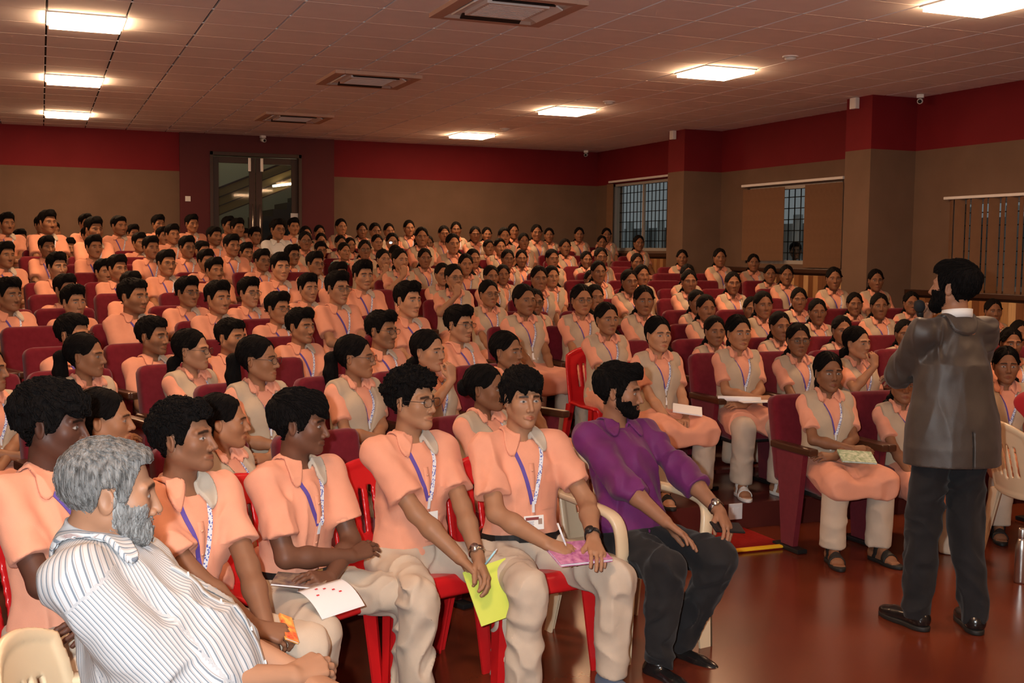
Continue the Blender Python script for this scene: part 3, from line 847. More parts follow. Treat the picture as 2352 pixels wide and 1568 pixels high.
m_floor = mat('polished_red_oxide_floor', (.12, .022, .012), .2, .5)
no, rp, mp = noisy(m_floor, (.105, .018, .009), (.165, .034, .013), 1.1, 6., (1, .35, 1)); bump(m_floor, 30., .05, .002)
m_tier = mat('dark_red_tile', (.085, .016, .013), .3, .5); noisy(m_tier, (.075, .014, .012), (.11, .022, .016), 3., 5.)
m_carpet = mat('red_aisle_carpet', (.26, .012, .010), .95, .1); noisy(m_carpet, (.24, .010, .008), (.30, .016, .012), 60., 3.); bump(m_carpet, 500., .4, .003)
m_yellow = mat('yellow_step_strip', (.85, .48, .02), .5)
m_tile = mat('pinkish_white_ceiling_tile', (.88, .85, .86), .9, .2); noisy(m_tile, (.86, .83, .84), (.90, .87, .88), 5., 6.); bump(m_tile, 240., .25, .002)
m_gap_shade = mat('ceiling_gap_shade', (.02, .018, .016), .9)  # near-black backing; shade in the tile gaps put into its colour
m_bar = mat('ceiling_t_bar', (.88, .82, .78), .5)
m_red = mat('red_wall_paint', (.165, .008, .013), .75, .25); noisy(m_red, (.155, .007, .012), (.175, .009, .015), 2., 4.)
m_brown = mat('brown_fabric_wall_panel', (.16, .102, .070), .95, .15)
noisy(m_brown, (.150, .096, .065), (.172, .110, .076), 3., 5.); bump(m_brown, 60., .25, .004, (6, 6, .05))
m_dark = mat('dark_brown_door_wood', (.05, .024, .014), .45)
m_steel = mat('brushed_steel', (.62, .6, .57), .3, .5, 1.0)
m_white = mat('white_plastic', (.75, .74, .72), .4)
m_black = mat('black_plastic', (.012, .012, .012), .4)
m_glass = mat('window_glass', (.8, .85, .85), .05, .5)
def make_glass(m, t=.9):
    nt = m.node_tree; out = nt.nodes['Material Output']; tr = nt.nodes.new('ShaderNodeBsdfTransparent'); gl = nt.nodes.new('ShaderNodeBsdfGlossy'); gl.inputs['Roughness'].default_value = .03
    mx = nt.nodes.new('ShaderNodeMixShader'); mx.inputs[0].default_value = 1 - t; tr.inputs[0].default_value = (.92, .95, .95, 1)
    nt.links.new(tr.outputs[0], mx.inputs[1]); nt.links.new(gl.outputs[0], mx.inputs[2]); nt.links.new(mx.outputs[0], out.inputs['Surface'])
make_glass(m_glass, .985)
m_plank = [mat('plank_%s' % n, c, .45) for n, c in (('oak', (.42, .22, .085)), ('walnut', (.19, .072, .026)), ('pine', (.60, .37, .17)), ('teak', (.30, .125, .045)))]
for m_ in m_plank:
    c = P_(m_).inputs['Base Color'].default_value[:3]; noisy(m_, tuple(x*.85 for x in c), tuple(x*1.12 for x in c), 7., 5., (1, 9, .6))
m_rail = mat('dark_wood_rail', (.045, .018, .010), .35)
m_blind = mat('brown_blind_fabric', (.17, .088, .045), .9); noisy(m_blind, (.16, .082, .042), (.18, .094, .048), 12., 4.)
m_lamp = mat('lit_lamp_diffuser', (1, .85, .6)); _b = P_(m_lamp); _b.inputs['Emission Color'].default_value = (1.0, .59, .32, 1); _b.inputs['Emission Strength'].default_value = LAMP

# floor and the stepped platforms behind it
struct('floor', Geo().box((3.4, 7.7, -.05), (6.15, 11.75, .05)).mesh('floor', m_floor, smooth=False))
def prism(poly, z0, z1, m, name):
    n = len(poly); v = [(x, y, z0) for x, y in poly] + [(x, y, z1) for x, y in poly]
    f = [tuple(range(n))[::-1], tuple(range(n, 2*n))] + [(i, (i+1) % n, n+(i+1) % n, n+i) for i in range(n)]
    return Geo().add(v, f).mesh(name, m, smooth=False)
tiers = []
for i in range(1, 14):
    y0 = ROW_S[i] - .52; yl = y0 - TAN*(XA - XL); z0 = ROW_Z[i-1]; z1 = ROW_Z[i]
    poly = [(XL, yl), (XA, y0), (XR, y0), (XR, YB), (XL, YB)]
    t = struct('floor_tier', prism(poly, z0, z1, m_tier, 'floor_tier')); tiers.append(t)
    # carpet of the aisle with its yellow nosing
    a0, a1 = 3.05, 3.62
def carpet(x0, x1, y0, y1, z, name='aisle_carpet'):
    g = Geo().box(((x0+x1)/2, (y0+y1)/2, z + .006), ((x1-x0)/2, (y1-y0)/2, .006), bev=.003)
    o = tag(obj(name, g.mesh(name, m_carpet, smooth=False)), 'red aisle carpet edged with a yellow strip beside the riser', 'carpet')
    s = Geo().box(((x0+x1)/2, y0 + .012, z + .014), ((x1-x0)/2, .022, .006), bev=.003)
    for k in (-1, 0, 1): s.box(((x0+x1)/2, y0 + .012 + k*.012, z + .021), ((x1-x0)/2, .003, .0015))
    obj('yellow_nosing', s.mesh('yellow_nosing', m_yellow, smooth=False), o)
carpet(3.15, 4.20, 5.80, 6.31, 0.0)
# ceiling
ce = struct('ceiling', Geo().box((3.4, 7.7, ZC + .06), (6.2, 11.8, .04)).mesh('ceiling', m_gap_shade, smooth=False))
GX0, GY0, GS = .078, 10.017, .6
LIGHTS = [(x, y) for x in (.078, 6.078) for y in (-1.38, 2.22, 6.417, 10.017, 13.617, 17.217)]
ACS = [(2.87, 7.9), (2.87, 11.95), (2.87, 15.95)]
tile_me = Geo().box((0, 0, .011), (.2915, .2965, .011), bev=.003).mesh('ceiling_tile', m_tile, smooth=False)
full, far = [], Geo()
ix0 = math.floor((XL - GX0) / GS); ix1 = math.ceil((XR - GX0) / GS); iy0 = math.floor((YF - GY0) / GS); iy1 = math.ceil((YB - GY0) / GS)
cand = []
for ix in range(ix0, ix1):
    for iy in range(iy0, iy1):
        x0, x1 = max(GX0 + ix*GS, XL), min(GX0 + (ix+1)*GS, XR); y0, y1 = max(GY0 + iy*GS, YF), min(GY0 + (iy+1)*GS, YB)
        if x1 - x0 < .02 or y1 - y0 < .02: continue
        cx, cy = (x0+x1)/2, (y0+y1)/2
        if any(abs(cx - (lx + .3)) < .31 and abs(cy - (ly + .3)) < .31 for lx, ly in LIGHTS): continue
        whole = x1 - x0 > .59 and y1 - y0 > .59
        az = math.atan2(cx, cy) - YAW
        vis = cy > 5.5 and abs(az) < .44
        cand.append((0 if vis and whole else 1, cy, cx, x1-x0, y1-y0))
cand.sort()
for k, (v_, cy, cx, sx, sy) in enumerate(cand):
    if k < 296 and v_ == 0: obj('ceiling_tile', tile_me, ce, (cx, cy, ZC))
    else: far.box((cx, cy, ZC + .011), (sx/2 - .0085, sy/2 - .0035, .011))
tag(obj('ceiling_tile_field', far.mesh('ceiling_tile_field', m_tile, smooth=False), ce), kind='stuff')
bar = Geo()
for iy in range(iy0 + 1, iy1): bar.box((3.4, GY0 + iy*GS, ZC + .003), (6.15, .009, .004))
tag(obj('ceiling_cross_bar', bar.mesh('ceiling_cross_bar', m_bar, smooth=False), ce), kind='stuff')
# walls
def wall(name, parts):
    g = Geo()
    for c, h, m in parts: g.box(c, h, mat=m)
    return struct(name, g.mesh(name, [m_brown, m_red], smooth=False))
zb = (ZBAND + ZC) / 2; hb_ = (ZC + .05 - ZBAND) / 2
def wbox(x0, x1, y0, y1, z0, z1, m): return ((x0+x1)/2, (y0+y1)/2, (z0+z1)/2), ((x1-x0)/2, (y1-y0)/2, (z1-z0)/2), m
D0, D1, DT = 2.56, 4.05, 3.35                         # double door
wall('wall_back', [wbox(XL-.1, D0, YB, YB+.15, 0, ZBAND, 0), wbox(D1, XR+.1, YB, YB+.15, 0, ZBAND, 0), wbox(XL-.1, D0, YB, YB+.15, ZBAND, ZC+.05, 1), wbox(D1, XR+.1, YB, YB+.15, ZBAND, ZC+.05, 1), wbox(D0, D1, YB, YB+.15, DT, ZC+.05, 1)])
g = Geo()
for x0, x1, z0, z1 in ((2.09, D0, .5, ZC+.02), (D1, 4.60, .5, ZC+.02), (D0, D1, DT, ZC+.02)): g.box(*wbox(x0, x1, YB-.07, YB+.001, z0, z1, 0)[:2])
m_red_dim = mat('shade_darkened_door_surround', (.085, .010, .013), .7); noisy(m_red_dim, (.080, .009, .012), (.092, .011, .014), 2., 4.)  # wall red made darker; dimmer light round the door put into the colour
struct('trim_1', g.mesh('trim_1', m_red_dim, smooth=False))
# right wall with three window openings
WINS = [(16.70, 18.80, 1.83, 3.02), (12.30, 14.50, 1.66, 2.74), (7.6, 10.35, 1.42, 2.42)]
parts = []; yprev = YF
for (a, b, z0, z1) in sorted(WINS):
    parts.append(wbox(XR, XR+.2, yprev, a, 0, ZBAND, 0)); parts.append(wbox(XR, XR+.2, a, b, 0, z0, 0)); parts.append(wbox(XR, XR+.2, a, b, z1, ZBAND, 0)); yprev = b
parts.append(wbox(XR, XR+.2, yprev, YB, 0, ZBAND, 0)); parts.append(wbox(XR, XR+.2, YF, YB, ZBAND, ZC+.05, 1))
wall('wall_right', parts)
m_cream_w = mat('cream_wall_paint', (.62, .52, .40), .8)
def wall2(name, c): return struct(name, Geo().box(*c[:2]).mesh(name, m_cream_w, smooth=False))
wall2('wall_left', wbox(XL-.15, XL, YF, YB, 0, ZC+.05, 0)); wall2('wall_front', wbox(XL-.15, XR+.15, YF-.15, YF, 0, ZC+.05, 0))
for k, (a, b) in enumerate(((15.20, 15.68), (10.99, 11.45))):
    g = Geo()
    for z0, z1, m in ((0, ZBAND, 0), (ZBAND, ZC+.02, 1)): g.box(*wbox(8.9, XR+.01, a, b, z0, z1, m)[:2], mat=m)
    struct('wall_pillar', g.mesh('wall_pillar', [m_brown, m_red], smooth=False))
# vertical joints of the fabric panels on the back wall
# door
def door_leaf(x0, x1, hx):
    g = Geo(); y = YB + .03
    z0 = ROW_Z[13]
    for a, b, c, d in ((x0, x0+.10, z0, DT-.07), (x1-.10, x1, z0, DT-.07), (x0+.1, x1-.1, DT-.17, DT-.07), (x0+.1, x1-.1, z0, z0+.25)): g.box(*wbox(a, b, y-.025, y+.025, c, d, 0)[:2], bev=.004)
    return g
dr = struct('door_1', door_leaf(D0+.05, 3.30, 0).mesh('door_1', m_dark, smooth=False))
obj('door_leaf', door_leaf(3.31, D1-.05, 0).mesh('door_leaf', m_dark, smooth=False), dr)
g = Geo()
for a, b, c, d in ((D0, D0+.05, .5, DT), (D1-.05, D1, .5, DT), (D0, D1, DT-.06, DT)): g.box(*wbox(a, b, YB-.09, YB+.1, c, d, 0)[:2], bev=.004)
obj('door_frame', g.mesh('door_frame', m_dark, smooth=False), dr)
for x0, x1 in ((D0+.15, 3.20), (3.41, D1-.15)):
    obj('glass_pane', Geo().box(*wbox(x0, x1, YB+.027, YB+.033, ROW_Z[13]+.25, DT-.17, 0)[:2]).mesh('glass_pane', m_glass, smooth=False), dr)
for x in (3.245, 3.365):
    g = Geo().tube([(x, YB-.05, 1.75), (x, YB-.05, 2.52)], .014, 8)
    for z in (1.82, 2.45): g.tube([(x, YB-.05, z), (x, YB+.01, z)], .008, 6)
    obj('pull_handle', g.mesh('pull_handle', m_steel), dr)
for x in (3.20, 3.40): obj('door_closer', Geo().box((x, YB-.01, DT-.19), (.022, .03, .11), bev=.004).mesh('door_closer', m_steel, smooth=False), dr)
obj('paper_notice', Geo().box((3.94, YB-.0, 2.33), (.06, .003, .055)).mesh('paper_notice', m_white, smooth=False), dr)
# stairwell seen through the door glass
m_stw = mat('stairwell_wall', (.30, .28, .20), .9); m_str = mat('ochre_balustrade', (.30, .21, .085), .7); m_step = mat('stair_tread_stone', (.05, .045, .04), .5)
g = Geo(); g.box(*wbox(.5, 6.5, 22.6, 22.75, 0, 5.2, 0)[:2]); g.box(*wbox(.5, .6, 19.6, 22.7, 0, 5.2, 0)[:2]); g.box(*wbox(6.4, 6.5, 19.6, 22.7, 0, 5.2, 0)[:2]); g.box(*wbox(.5, 6.5, 19.6, 22.7, 5.1, 5.2, 0)[:2])
struct('wall_stairwell', g.mesh('wall_stairwell', m_stw, smooth=False))
struct('floor_stairwell', Geo().box(*wbox(.5, 6.5, 19.6, 22.7, .9, ROW_Z[13], 0)[:2]).mesh('floor_stairwell', m_tier, smooth=False))
st = tag(obj('staircase', None, None, (0, 0, 0)), 'flight of stairs with ochre balustrade seen through the glass door', 'staircase')
for k in range(7):
    obj('stair_step', Geo().box(*wbox(3.62 + k*.25, 5.6, 21.0, 22.2, 2.25 + k*.125 - .6*(k == 0), 2.375 + k*.125, 0)[:2]).mesh('stair_step', m_step, smooth=False), st)
sl = (3.27 - 2.80) / (3.97 - 2.86)                    # rise of the flight
def slope_bar(nm, y, z_at, hgt, th, m, x0=1.2, x1=5.8):
    v = [(x, yy, z_at + (x - 2.86)*sl + dz) for yy in (y, y + th) for x, dz in ((x0, 0), (x1, 0), (x1, hgt), (x0, hgt))]
    obj(nm, Geo().add(v, [(3, 2, 1, 0), (4, 5, 6, 7), (0, 1, 5, 4), (1, 2, 6, 5), (2, 3, 7, 6), (3, 0, 4, 7)]).mesh(nm, m, smooth=False), st)
for k in range(3): slope_bar('balustrade_panel', 21.02, 2.80 - .155*(k + 1) + .02, .135, .05, m_str)
for k in range(4): slope_bar('hand_rail', 20.99, 2.80 - .155*k - (.0 if k else -.0), .035 if k == 0 else .02, .06, m_dark)
m_glint = mat('glowing_lamp_reflection', (1, .8, .5)); P_(m_glint).inputs['Emission Color'].default_value = (1, .78, .48, 1); P_(m_glint).inputs['Emission Strength'].default_value = 9
tl = thing('lamp_reflection', 'slanting glowing bar added as the reflection of a ceiling lamp', 'reflection')  # added glowing bar; stands for a ceiling lamp reflected in the door glass
obj('reflection_bar', Geo().tube([(3.86, 20.93, 2.905), (4.32, 20.93, 2.975)], .022, 8).mesh('reflection_bar', m_glint), tl)
obj('reflection_backing', Geo().box((4.09, 20.965, 2.94), (.24, .012, .02), Ry(-.15)).mesh('reflection_backing', m_white, smooth=False), tl)
bl = bpy.data.lights.new('stairwell_lamp', 'POINT'); bl.energy = 30; bl.color = (1, .85, .6); bl.shadow_soft_size = .2
blo = bpy.data.objects.new('stairwell_lamp', bl); COL.objects.link(blo); blo.location = (3.0, 21.2, 4.6)
# switch plate on the door surround, riser socket
def plate(loc, R, label, name='switch_plate', s=(.042, .042)):
    t = thing(name, label, name.split('_')[0], loc)
    obj('cover', Geo().box((0, 0, 0), (s[0], .006, s[1]), R, bev=.003).mesh('cover', m_white, smooth=False), t)
    obj('rocker', Geo().box(np.asarray(R) @ V(0, -.006, 0), (s[0]*.45, .004, s[1]*.5), R, bev=.002).mesh('rocker', m_white, smooth=False), t)
plate((2.21, YB-.078, 2.575), np.eye(3), 'white switch plate on red wall beside the glass door')
plate((4.14, 6.322, .118), np.eye(3), 'white socket plate on the dark red riser by the aisle', 'socket_plate', (.05, .052))
# windows: grille, glass, blinds
m_daylight = mat('pale_outside_wall', (.34, .36, .36), .9)
for k, (a, b, z0, z1) in enumerate(WINS):
    g = Geo()
    for c in (wbox(XR+.02, XR+.12, a, a+.05, z0, z1, 0), wbox(XR+.02, XR+.12, b-.05, b, z0, z1, 0), wbox(XR+.02, XR+.12, a, b, z1-.05, z1, 0), wbox(XR+.02, XR+.12, a, b, z0, z0+.05, 0), wbox(XR+.05, XR+.09, (a+b)/2-.025 + .35*(k == 1), (a+b)/2+.025 + .35*(k == 1), z0, z1, 0)): g.box(*c[:2])
    wo = struct('window_%d' % (k+1), g.mesh('window', mat('grey_window_frame', (.35, .33, .30), .5), smooth=False))
    obj('glass_pane', Geo().box(*wbox(XR+.068, XR+.072, a+.05, b-.05, z0+.05, z1-.05, 0)[:2]).mesh('glass_pane', m_glass, smooth=False), wo)
    n = int((b-a)/.13)
    for i in range(1, n): obj('grille_bar', Geo().box((XR+.15, a + i*(b-a)/n, (z0+z1)/2), (.006, .006, (z1-z0)/2)).mesh('grille_bar', m_black, smooth=False), wo)
    for i in range(1, 7): obj('grille_cross_bar', Geo().box((XR+.15, (a+b)/2, z0 + i*(z1-z0)/7), (.006, (b-a)/2, .006)).mesh('grille_cross_bar', m_black, smooth=False), wo)
    if k < 2: obj('blind_rail', Geo().box((XR-.035, (a+b)/2, z1+.035), (.03, (b-a)/2+.06, .018), bev=.006).mesh('blind_rail', m_white, smooth=False), wo)
struct('wall_outside', Geo().box(*wbox(12.5, 12.6, 4, 24, -1, 2.35, 0)[:2]).mesh('wall_outside', m_daylight, smooth=False))
g = Geo()
for i in range(26): g.box((12.4, 6 + i*.7, 1.6), (.04, .09, .9))
tag(obj('outside_screen', g.mesh('outside_screen', mat('pale_screen_post', (.62, .64, .62), .8), smooth=False)), 'pale slatted screen standing outside the barred window', 'screen', kind='structure')
slat_me = {}
def blind(a, b, z0, z1, label, w=.115, rot=.35):
    t = thing('vertical_blind', label, 'blind', (XR-.05, (a+b)/2, z0))
    n = max(1, round((b-a)/w)); me = Geo().box((0, 0, (z1-z0)/2), (.003, (b-a)/n/2*(.97 if rot < .5 else .86), (z1-z0)/2), Rz(rot)).mesh('blind_slat', m_blind, smooth=False)
    me2 = Geo().box((0, 0, (z1-z0)/2), (.003, (b-a)/n/2*.97, (z1-z0)/2), Rz(-.5)).mesh('blind_slat', m_blind, smooth=False) if rot > .5 else me
    for i in range(n): obj('blind_slat', me2 if i % 2 else me, t, (0, a + (i+.5)*(b-a)/n - (a+b)/2, 0))
    return t
blind(13.52, 14.50, 1.70, 2.72, 'brown vertical blind drawn at the far side of the window gap')
blind(12.26, 13.02, 1.62, 2.72, 'brown vertical blind drawn between window gap and thick pillar')
t = blind(7.6, 10.38, 1.36, 2.42, 'brown vertical blind hanging behind the speaker in the grey blazer', .128, .8)
obj('blind_rail', Geo().box((0, 0, 2.44-1.36), (.03, 1.43, .016), bev=.006).mesh('blind_rail', m_white, smooth=False), t)
blind(18.70, 18.92, 1.80, 3.02, 'narrow gathered brown blind at the corner of the barred window', .05)
# striped plank wainscot with dark rail
def wainscot(a, b, z1, n):
    tt = struct('wall_wainscot', Geo().box(*wbox(XR-.03, XR-.001, a, b, 0, z1, 0)[:2]).mesh('wall_wainscot', m_rail, smooth=False))
    k = round((b-a)/.105); rnd = random.Random(n)
    mes = [Geo().box((0, 0, z1/2-.02), (.012, .0505, z1/2-.02), bev=.003).mesh('wainscot_plank', m, smooth=False) for m in m_plank]
    for i in range(k): obj('wainscot_plank', mes[rnd.choice((0, 1, 2, 3, 1, 2))], tt, (XR-.042, a + (i+.5)*(b-a)/k, 0))
    obj('wainscot_rail', Geo().box((XR-.05, (a+b)/2, z1+.02), (.045, (b-a)/2, .03), bev=.008).mesh('wainscot_rail', m_rail, smooth=False), tt)
wainscot(15.68, YB, 1.74, 1); wainscot(11.45, 15.20, 1.555, 2); wainscot(4.0, 10.99, 1.345, 3)
# ceiling fittings
def ceiling_light(x, y, label):
    t = thing('ceiling_light', label, 'light', (x+.3, y+.3, ZC), group='square ceiling light panels')
    f = Geo()
    for c, h in (((-.29, 0, 0), (.010, .3, .012)), ((.29, 0, 0), (.010, .3, .012)), ((0, -.29, 0), (.28, .010, .012)), ((0, .29, 0), (.28, .010, .012))): f.box(c, h)
    obj('lamp_frame', f.mesh('lamp_frame', m_white, smooth=False), t)
    obj('lamp_diffuser', Geo().box((0, 0, -.017), (.28, .28, .027)).mesh('lamp_diffuser', m_lamp, smooth=False), t)  # shape deepened below the ceiling so its glowing sides brighten the tiles
_o = ['farthest from the stage', 'second from the back wall', 'third from the back wall', 'fourth from the back wall', 'fifth from the back wall', 'nearest the stage wall']
for x, y in LIGHTS: ceiling_light(x, y, 'square lit ceiling panel, ' + _o[[17.217, 13.617, 10.017, 6.417, 2.22, -1.38].index(y)] + (', column nearer the windows' if x > 3 else ', column away from windows'))
m_acw = mat('ac_grille_white', (.74, .68, .64), .5); m_acb = mat('brown_ac_surround', (.50, .34, .27), .7)
def ac(x, y, label):
    t = thing('ceiling_air_conditioner', label, 'air conditioner', (x+.45, y+.47, ZC))
    f = Geo()
    for sx, sy, hx, hy in ((-.42, 0, .05, .47), (.42, 0, .05, .47), (0, -.44, .37, .04), (0, .44, .37, .04)): f.box((sx, sy, -.012), (hx, hy, .022), bev=.004)
    obj('surround', f.mesh('surround', m_acb, smooth=False), t)
    obj('intake_panel', Geo().box((0, 0, -.016), (.25, .25, .02), bev=.006).mesh('intake_panel', m_acw, smooth=False), t)
    b = Geo().box((0, 0, .0), (.37, .40, .008)); obj('housing', b.mesh('housing', m_acw, smooth=False), t)
    for a in range(4):
        R = Rz(a*math.pi/2); obj('louvre', Geo().box(R @ V(0, -.325, -.02), (.25, .036, .006), R @ Rx(.5)).mesh('louvre', m_acw if a % 2 else m_black, smooth=False), t)
    gr = Geo()
    for i in range(-5, 6): gr.box((0, i*.04, -.037), (.22, .006, .002))
    obj('intake_grille', gr.mesh('intake_grille', m_acw, smooth=False), t)
for i, (x, y) in enumerate(ACS): ac(x, y, ('square ceiling air conditioner cassette above the front row students', 'square ceiling air conditioner cassette over the middle seat rows', 'square ceiling air conditioner cassette in front of the glass door')[i])
def detector(x, y, label):
    t = thing('smoke_detector', label, 'detector', (x, y, ZC))
    obj('base_plate', Geo().lathe([(.075, 0), (.075, -.012), (.06, -.016)], 18).mesh('base_plate', m_white, smooth=False), t)
    obj('sensor_cap', Geo().lathe([(.055, -.016), (.052, -.03), (.03, -.042), (.004, -.045)], 18).mesh('sensor_cap', m_white), t)
detector(6.53, 9.25, 'white round smoke detector on the ceiling near the pillar'); detector(6.48, 12.9, 'white round smoke detector between two far ceiling lights'); detector(6.5, 16.4, 'white round smoke detector nearest the back wall')
def cctv(loc, label, rz=0):
    t = thing('security_camera', label, 'camera', loc, rz)
    obj('mount', Geo().box((0, 0, -.02), (.04, .04, .02), bev=.006).mesh('mount', m_white, smooth=False), t)
    obj('camera_body', Geo().tube([(0, .05, -.065), (0, -.075, -.085)], .032, 10).mesh('camera_body', m_white), t)
    obj('lens', Geo().tube([(0, -.074, -.085), (0, -.082, -.0865)], .022, 10).mesh('lens', m_black), t)
cctv((3.4, YB-.14, ZC), 'white security camera above the glass door', .2); cctv((9.2, 19.2, ZC), 'white security camera in the far corner of the hall', -.6); cctv((9.38, 10.75, ZC), 'white security camera beside the thick pillar', -.8)
def pbox(loc, label):
    t = thing('wall_speaker', label, 'speaker', loc)
    obj('housing', Geo().box((0, 0, 0), (.03, .055, .065), bev=.008).mesh('housing', m_white, smooth=False), t)
    obj('grille', Geo().box((-.031, 0, -.005), (.002, .042, .045)).mesh('grille', m_white, smooth=False), t)
pbox((8.868, 15.5, 3.565), 'small white box high on the pillar nearer the back wall'); pbox((8.868, 11.27, 3.56), 'small white box high on the pillar nearer the stage')
# ------------------------------------------------------------------ seats
m_seat = mat('maroon_seat_fabric', (.135, .008, .016), .9, .15, sheen=.15); noisy(m_seat, (.125, .007, .014), (.15, .010, .019), 30., 3.); bump(m_seat, 350., .25, .002)
m_arm = mat('dark_walnut_armrest', (.055, .020, .010), .3)
m_redp = mat('glossy_red_plastic', (.55, .012, .014), .28, .5); noisy(m_redp, (.52, .011, .013), (.58, .014, .016), 4., 3.)
m_cream = mat('cream_plastic', (.68, .52, .34), .32, .5); noisy(m_cream, (.66, .50, .325), (.70, .54, .355), 4., 3.)
def theatre_seat_meshes():
    T = Rx(-rad(12)); out = {}
    def back(P):
        q = (P - V(0, .225, .645)) @ T
        d = rbox(q, V(0, 0, 0), (.232, .048, .268), .03)
        d = smax(d, np.hypot(np.maximum(np.abs(q[:, 0]) - .17, 0), np.maximum(q[:, 2] - .198, 0)) - .068, .01)
        return d - .006 * np.exp(-(q[:, 0]/.14)**2 - ((q[:, 2]+.05)/.2)**2)
    out['backrest'] = Geo().sdf(back, V(-.25, .05, .34), V(.25, .42, 1.06), .022).mesh('backrest', m_seat)
    def pan(P):
        q = (P - V(0, -.06, .425)) @ Rx(rad(4)); return rbox(q, V(0, 0, 0), (.225, .24, .06), .045)
    out['seat_cushion'] = Geo().sdf(pan, V(-.24, -.34, .34), V(.24, .22, .52), .024).mesh('seat_cushion', m_seat)
    out['seat_shell'] = Geo().box((0, -.05, .355), (.215, .23, .014), bev=.01).mesh('seat_shell', m_black)
    v = []
    for z, y0, y1 in ((.03, -.075, .045), (.30, -.115, .075), (.60, -.15, .12)): v += [(-.018, y0, z), (.018, y0, z), (.018, y1, z), (-.018, y1, z)]
    f = [(3, 2, 1, 0), (8, 9, 10, 11)] + [(r*4+i, r*4+(i+1) % 4, r*4+4+(i+1) % 4, r*4+4+i) for r in (0, 1) for i in range(4)]
    out['side_panel'] = Geo().add(v, f).mesh('side_panel', m_seat, smooth=False)
    out['armrest'] = Geo().box((0, -.03, .622), (.032, .20, .022), bev=.012).mesh('armrest', m_arm, smooth=False)
    out['foot_plate'] = Geo().box((0, -.02, .015), (.035, .13, .013), bev=.006).mesh('foot_plate', m_black, smooth=False)
    return out
SEAT = theatre_seat_meshes()
def theatre_seat(x, y, z, rz, label, group):
    t = thing('theatre_seat', label, 'seat', (x, y, z), rz, group)
    for n in ('backrest', 'seat_cushion', 'seat_shell'): obj(n, SEAT[n], t)
    for s in (-1, 1):
        obj('side_panel', SEAT['side_panel'], t, (s*.262, 0, 0)); obj('armrest', SEAT['armrest'], t, (s*.262, 0, 0)); obj('foot_plate', SEAT['foot_plate'], t, (s*.262, 0, 0))
    return t
def plastic_chair_meshes(m, arms):
    o = {}
    def seat(P):
        q = P - V(0, -.02, .425); r = np.abs(q[:, :2])
        z = .014*np.clip((np.hypot(q[:, 0], q[:, 1])/.25)**2, 0, 1)
        d = rbox(np.stack([q[:, 0]*(1 + .12*q[:, 1]), q[:, 1], q[:, 2] - z], 1), V(0, 0, 0), (.225, .225, .012), .011)
        lip = rbox(np.stack([q[:, 0], q[:, 1] + .225, q[:, 2] + .03], 1), V(0, 0, 0), (.20, .010, .035), .009)
        return smin(d, lip, .02)
    o['seat'] = Geo().sdf(seat, V(-.26, -.28, .34), V(.26, .24, .48), .012).mesh('seat', m)
    T = Rx(-rad(14))
    def back(P):
        q = (P - V(0, .215, .425)) @ T; x, y, z = q[:, 0], q[:, 1], q[:, 2]
        y = y + .9*x*x - .025
        w = .215 - .22*np.maximum(z - .30, 0)**1.2*1.2
        e = np.maximum(np.abs(x) - w, np.maximum(z - .445 + 1.6*x*x, -z))
        sh = np.maximum(np.abs(y) - .007, e)
        rim = np.hypot(np.maximum(np.abs(e + .012) - .006, 0), y) - .012
        d = smin(sh, np.maximum(rim, -z), .01)
        for k in (-.10, -.05, 0, .05, .10): d = np.maximum(d, -np.maximum(np.abs(x - k) - .010, np.abs(z - .22) - .11 + .25*abs(k)))
        return d
    o['backrest'] = Geo().sdf(back, V(-.26, .1, .40), V(.26, .42, .90), .009).mesh('backrest', m)
    def leg(sx, fr):
        g = Geo(); top = V(sx*.195, -.20 if fr else .19, .43); bot = V(sx*.235, -.235 if fr else .27, 0.0)
        if arms and fr: top = V(sx*.215, -.215, .44); bot = V(sx*.235, -.245, 0)
        wa, wb = (.05, .036) if arms and fr else (.036, .026); dx, dy = unit(V(sx, 0, 0)), V(0, -1 if fr else 1, 0)
        for i, (a, b) in enumerate(((dx, dy), (dy, dx))):
            v = []
            for p, w_ in ((bot, wb), (top, wa)):
                for u_, t_ in ((-1, 0), (0, 0), (0, 1), (-1, 1)): v.append(p + b*(u_*2*w_ + w_) + a*(-t_*.011 + w_))
            g.add(v, [(3, 2, 1, 0), (4, 5, 6, 7), (0, 1, 5, 4), (1, 2, 6, 5), (2, 3, 7, 6), (3, 0, 4, 7)])
        return g.mesh('leg', m, smooth=False)
    o['legs'] = [leg(s, f) for s in (-1, 1) for f in (0, 1)]
    if arms:
        for s in (-1, 1):
            pts = [V(s*.225, .27, .66), V(s*.262, .16, .672), V(s*.275, 0, .672), V(s*.272, -.16, .662), V(s*.262, -.225, .645), V(s*.248, -.25, .60), V(s*.238, -.255, .52), V(s*.232, -.25, .43)]
            t = np.linspace(0, len(pts)-1, 22); A = np.array(pts); B = np.stack([np.interp(t, range(len(pts)), A[:, k]) for k in range(3)], 1)
            for _ in range(2): B[1:-1] = (B[:-2] + 2*B[1:-1] + B[2:])/4
            g = Geo(); n = 10
            vs = []
            T_ = np.gradient(B, axis=0); T_ /= np.linalg.norm(T_, axis=1)[:, None]
            for i in range(len(B)):
                a = V(1, 0, 0); b = unit(np.cross(T_[i], a)); a = np.cross(b, T_[i])
                for k in range(n):
                    th = 2*math.pi*(k+.5)/n; cx, sx_ = math.cos(th), math.sin(th)
                    vs.append(B[i] + a*math.copysign(abs(cx)**.5, cx)*.030 + b*math.copysign(abs(sx_)**.5, sx_)*.016)
            g.add(vs, [(i*n+k, (i+1)*n+k, (i+1)*n+(k+1) % n, i*n+(k+1) % n) for i in range(len(B)-1) for k in range(n)] + [tuple(range(n)), tuple(range((len(B)-1)*n, len(B)*n))[::-1]])
            o.setdefault('arms', []).append(g.mesh('armrest', m))
    return o
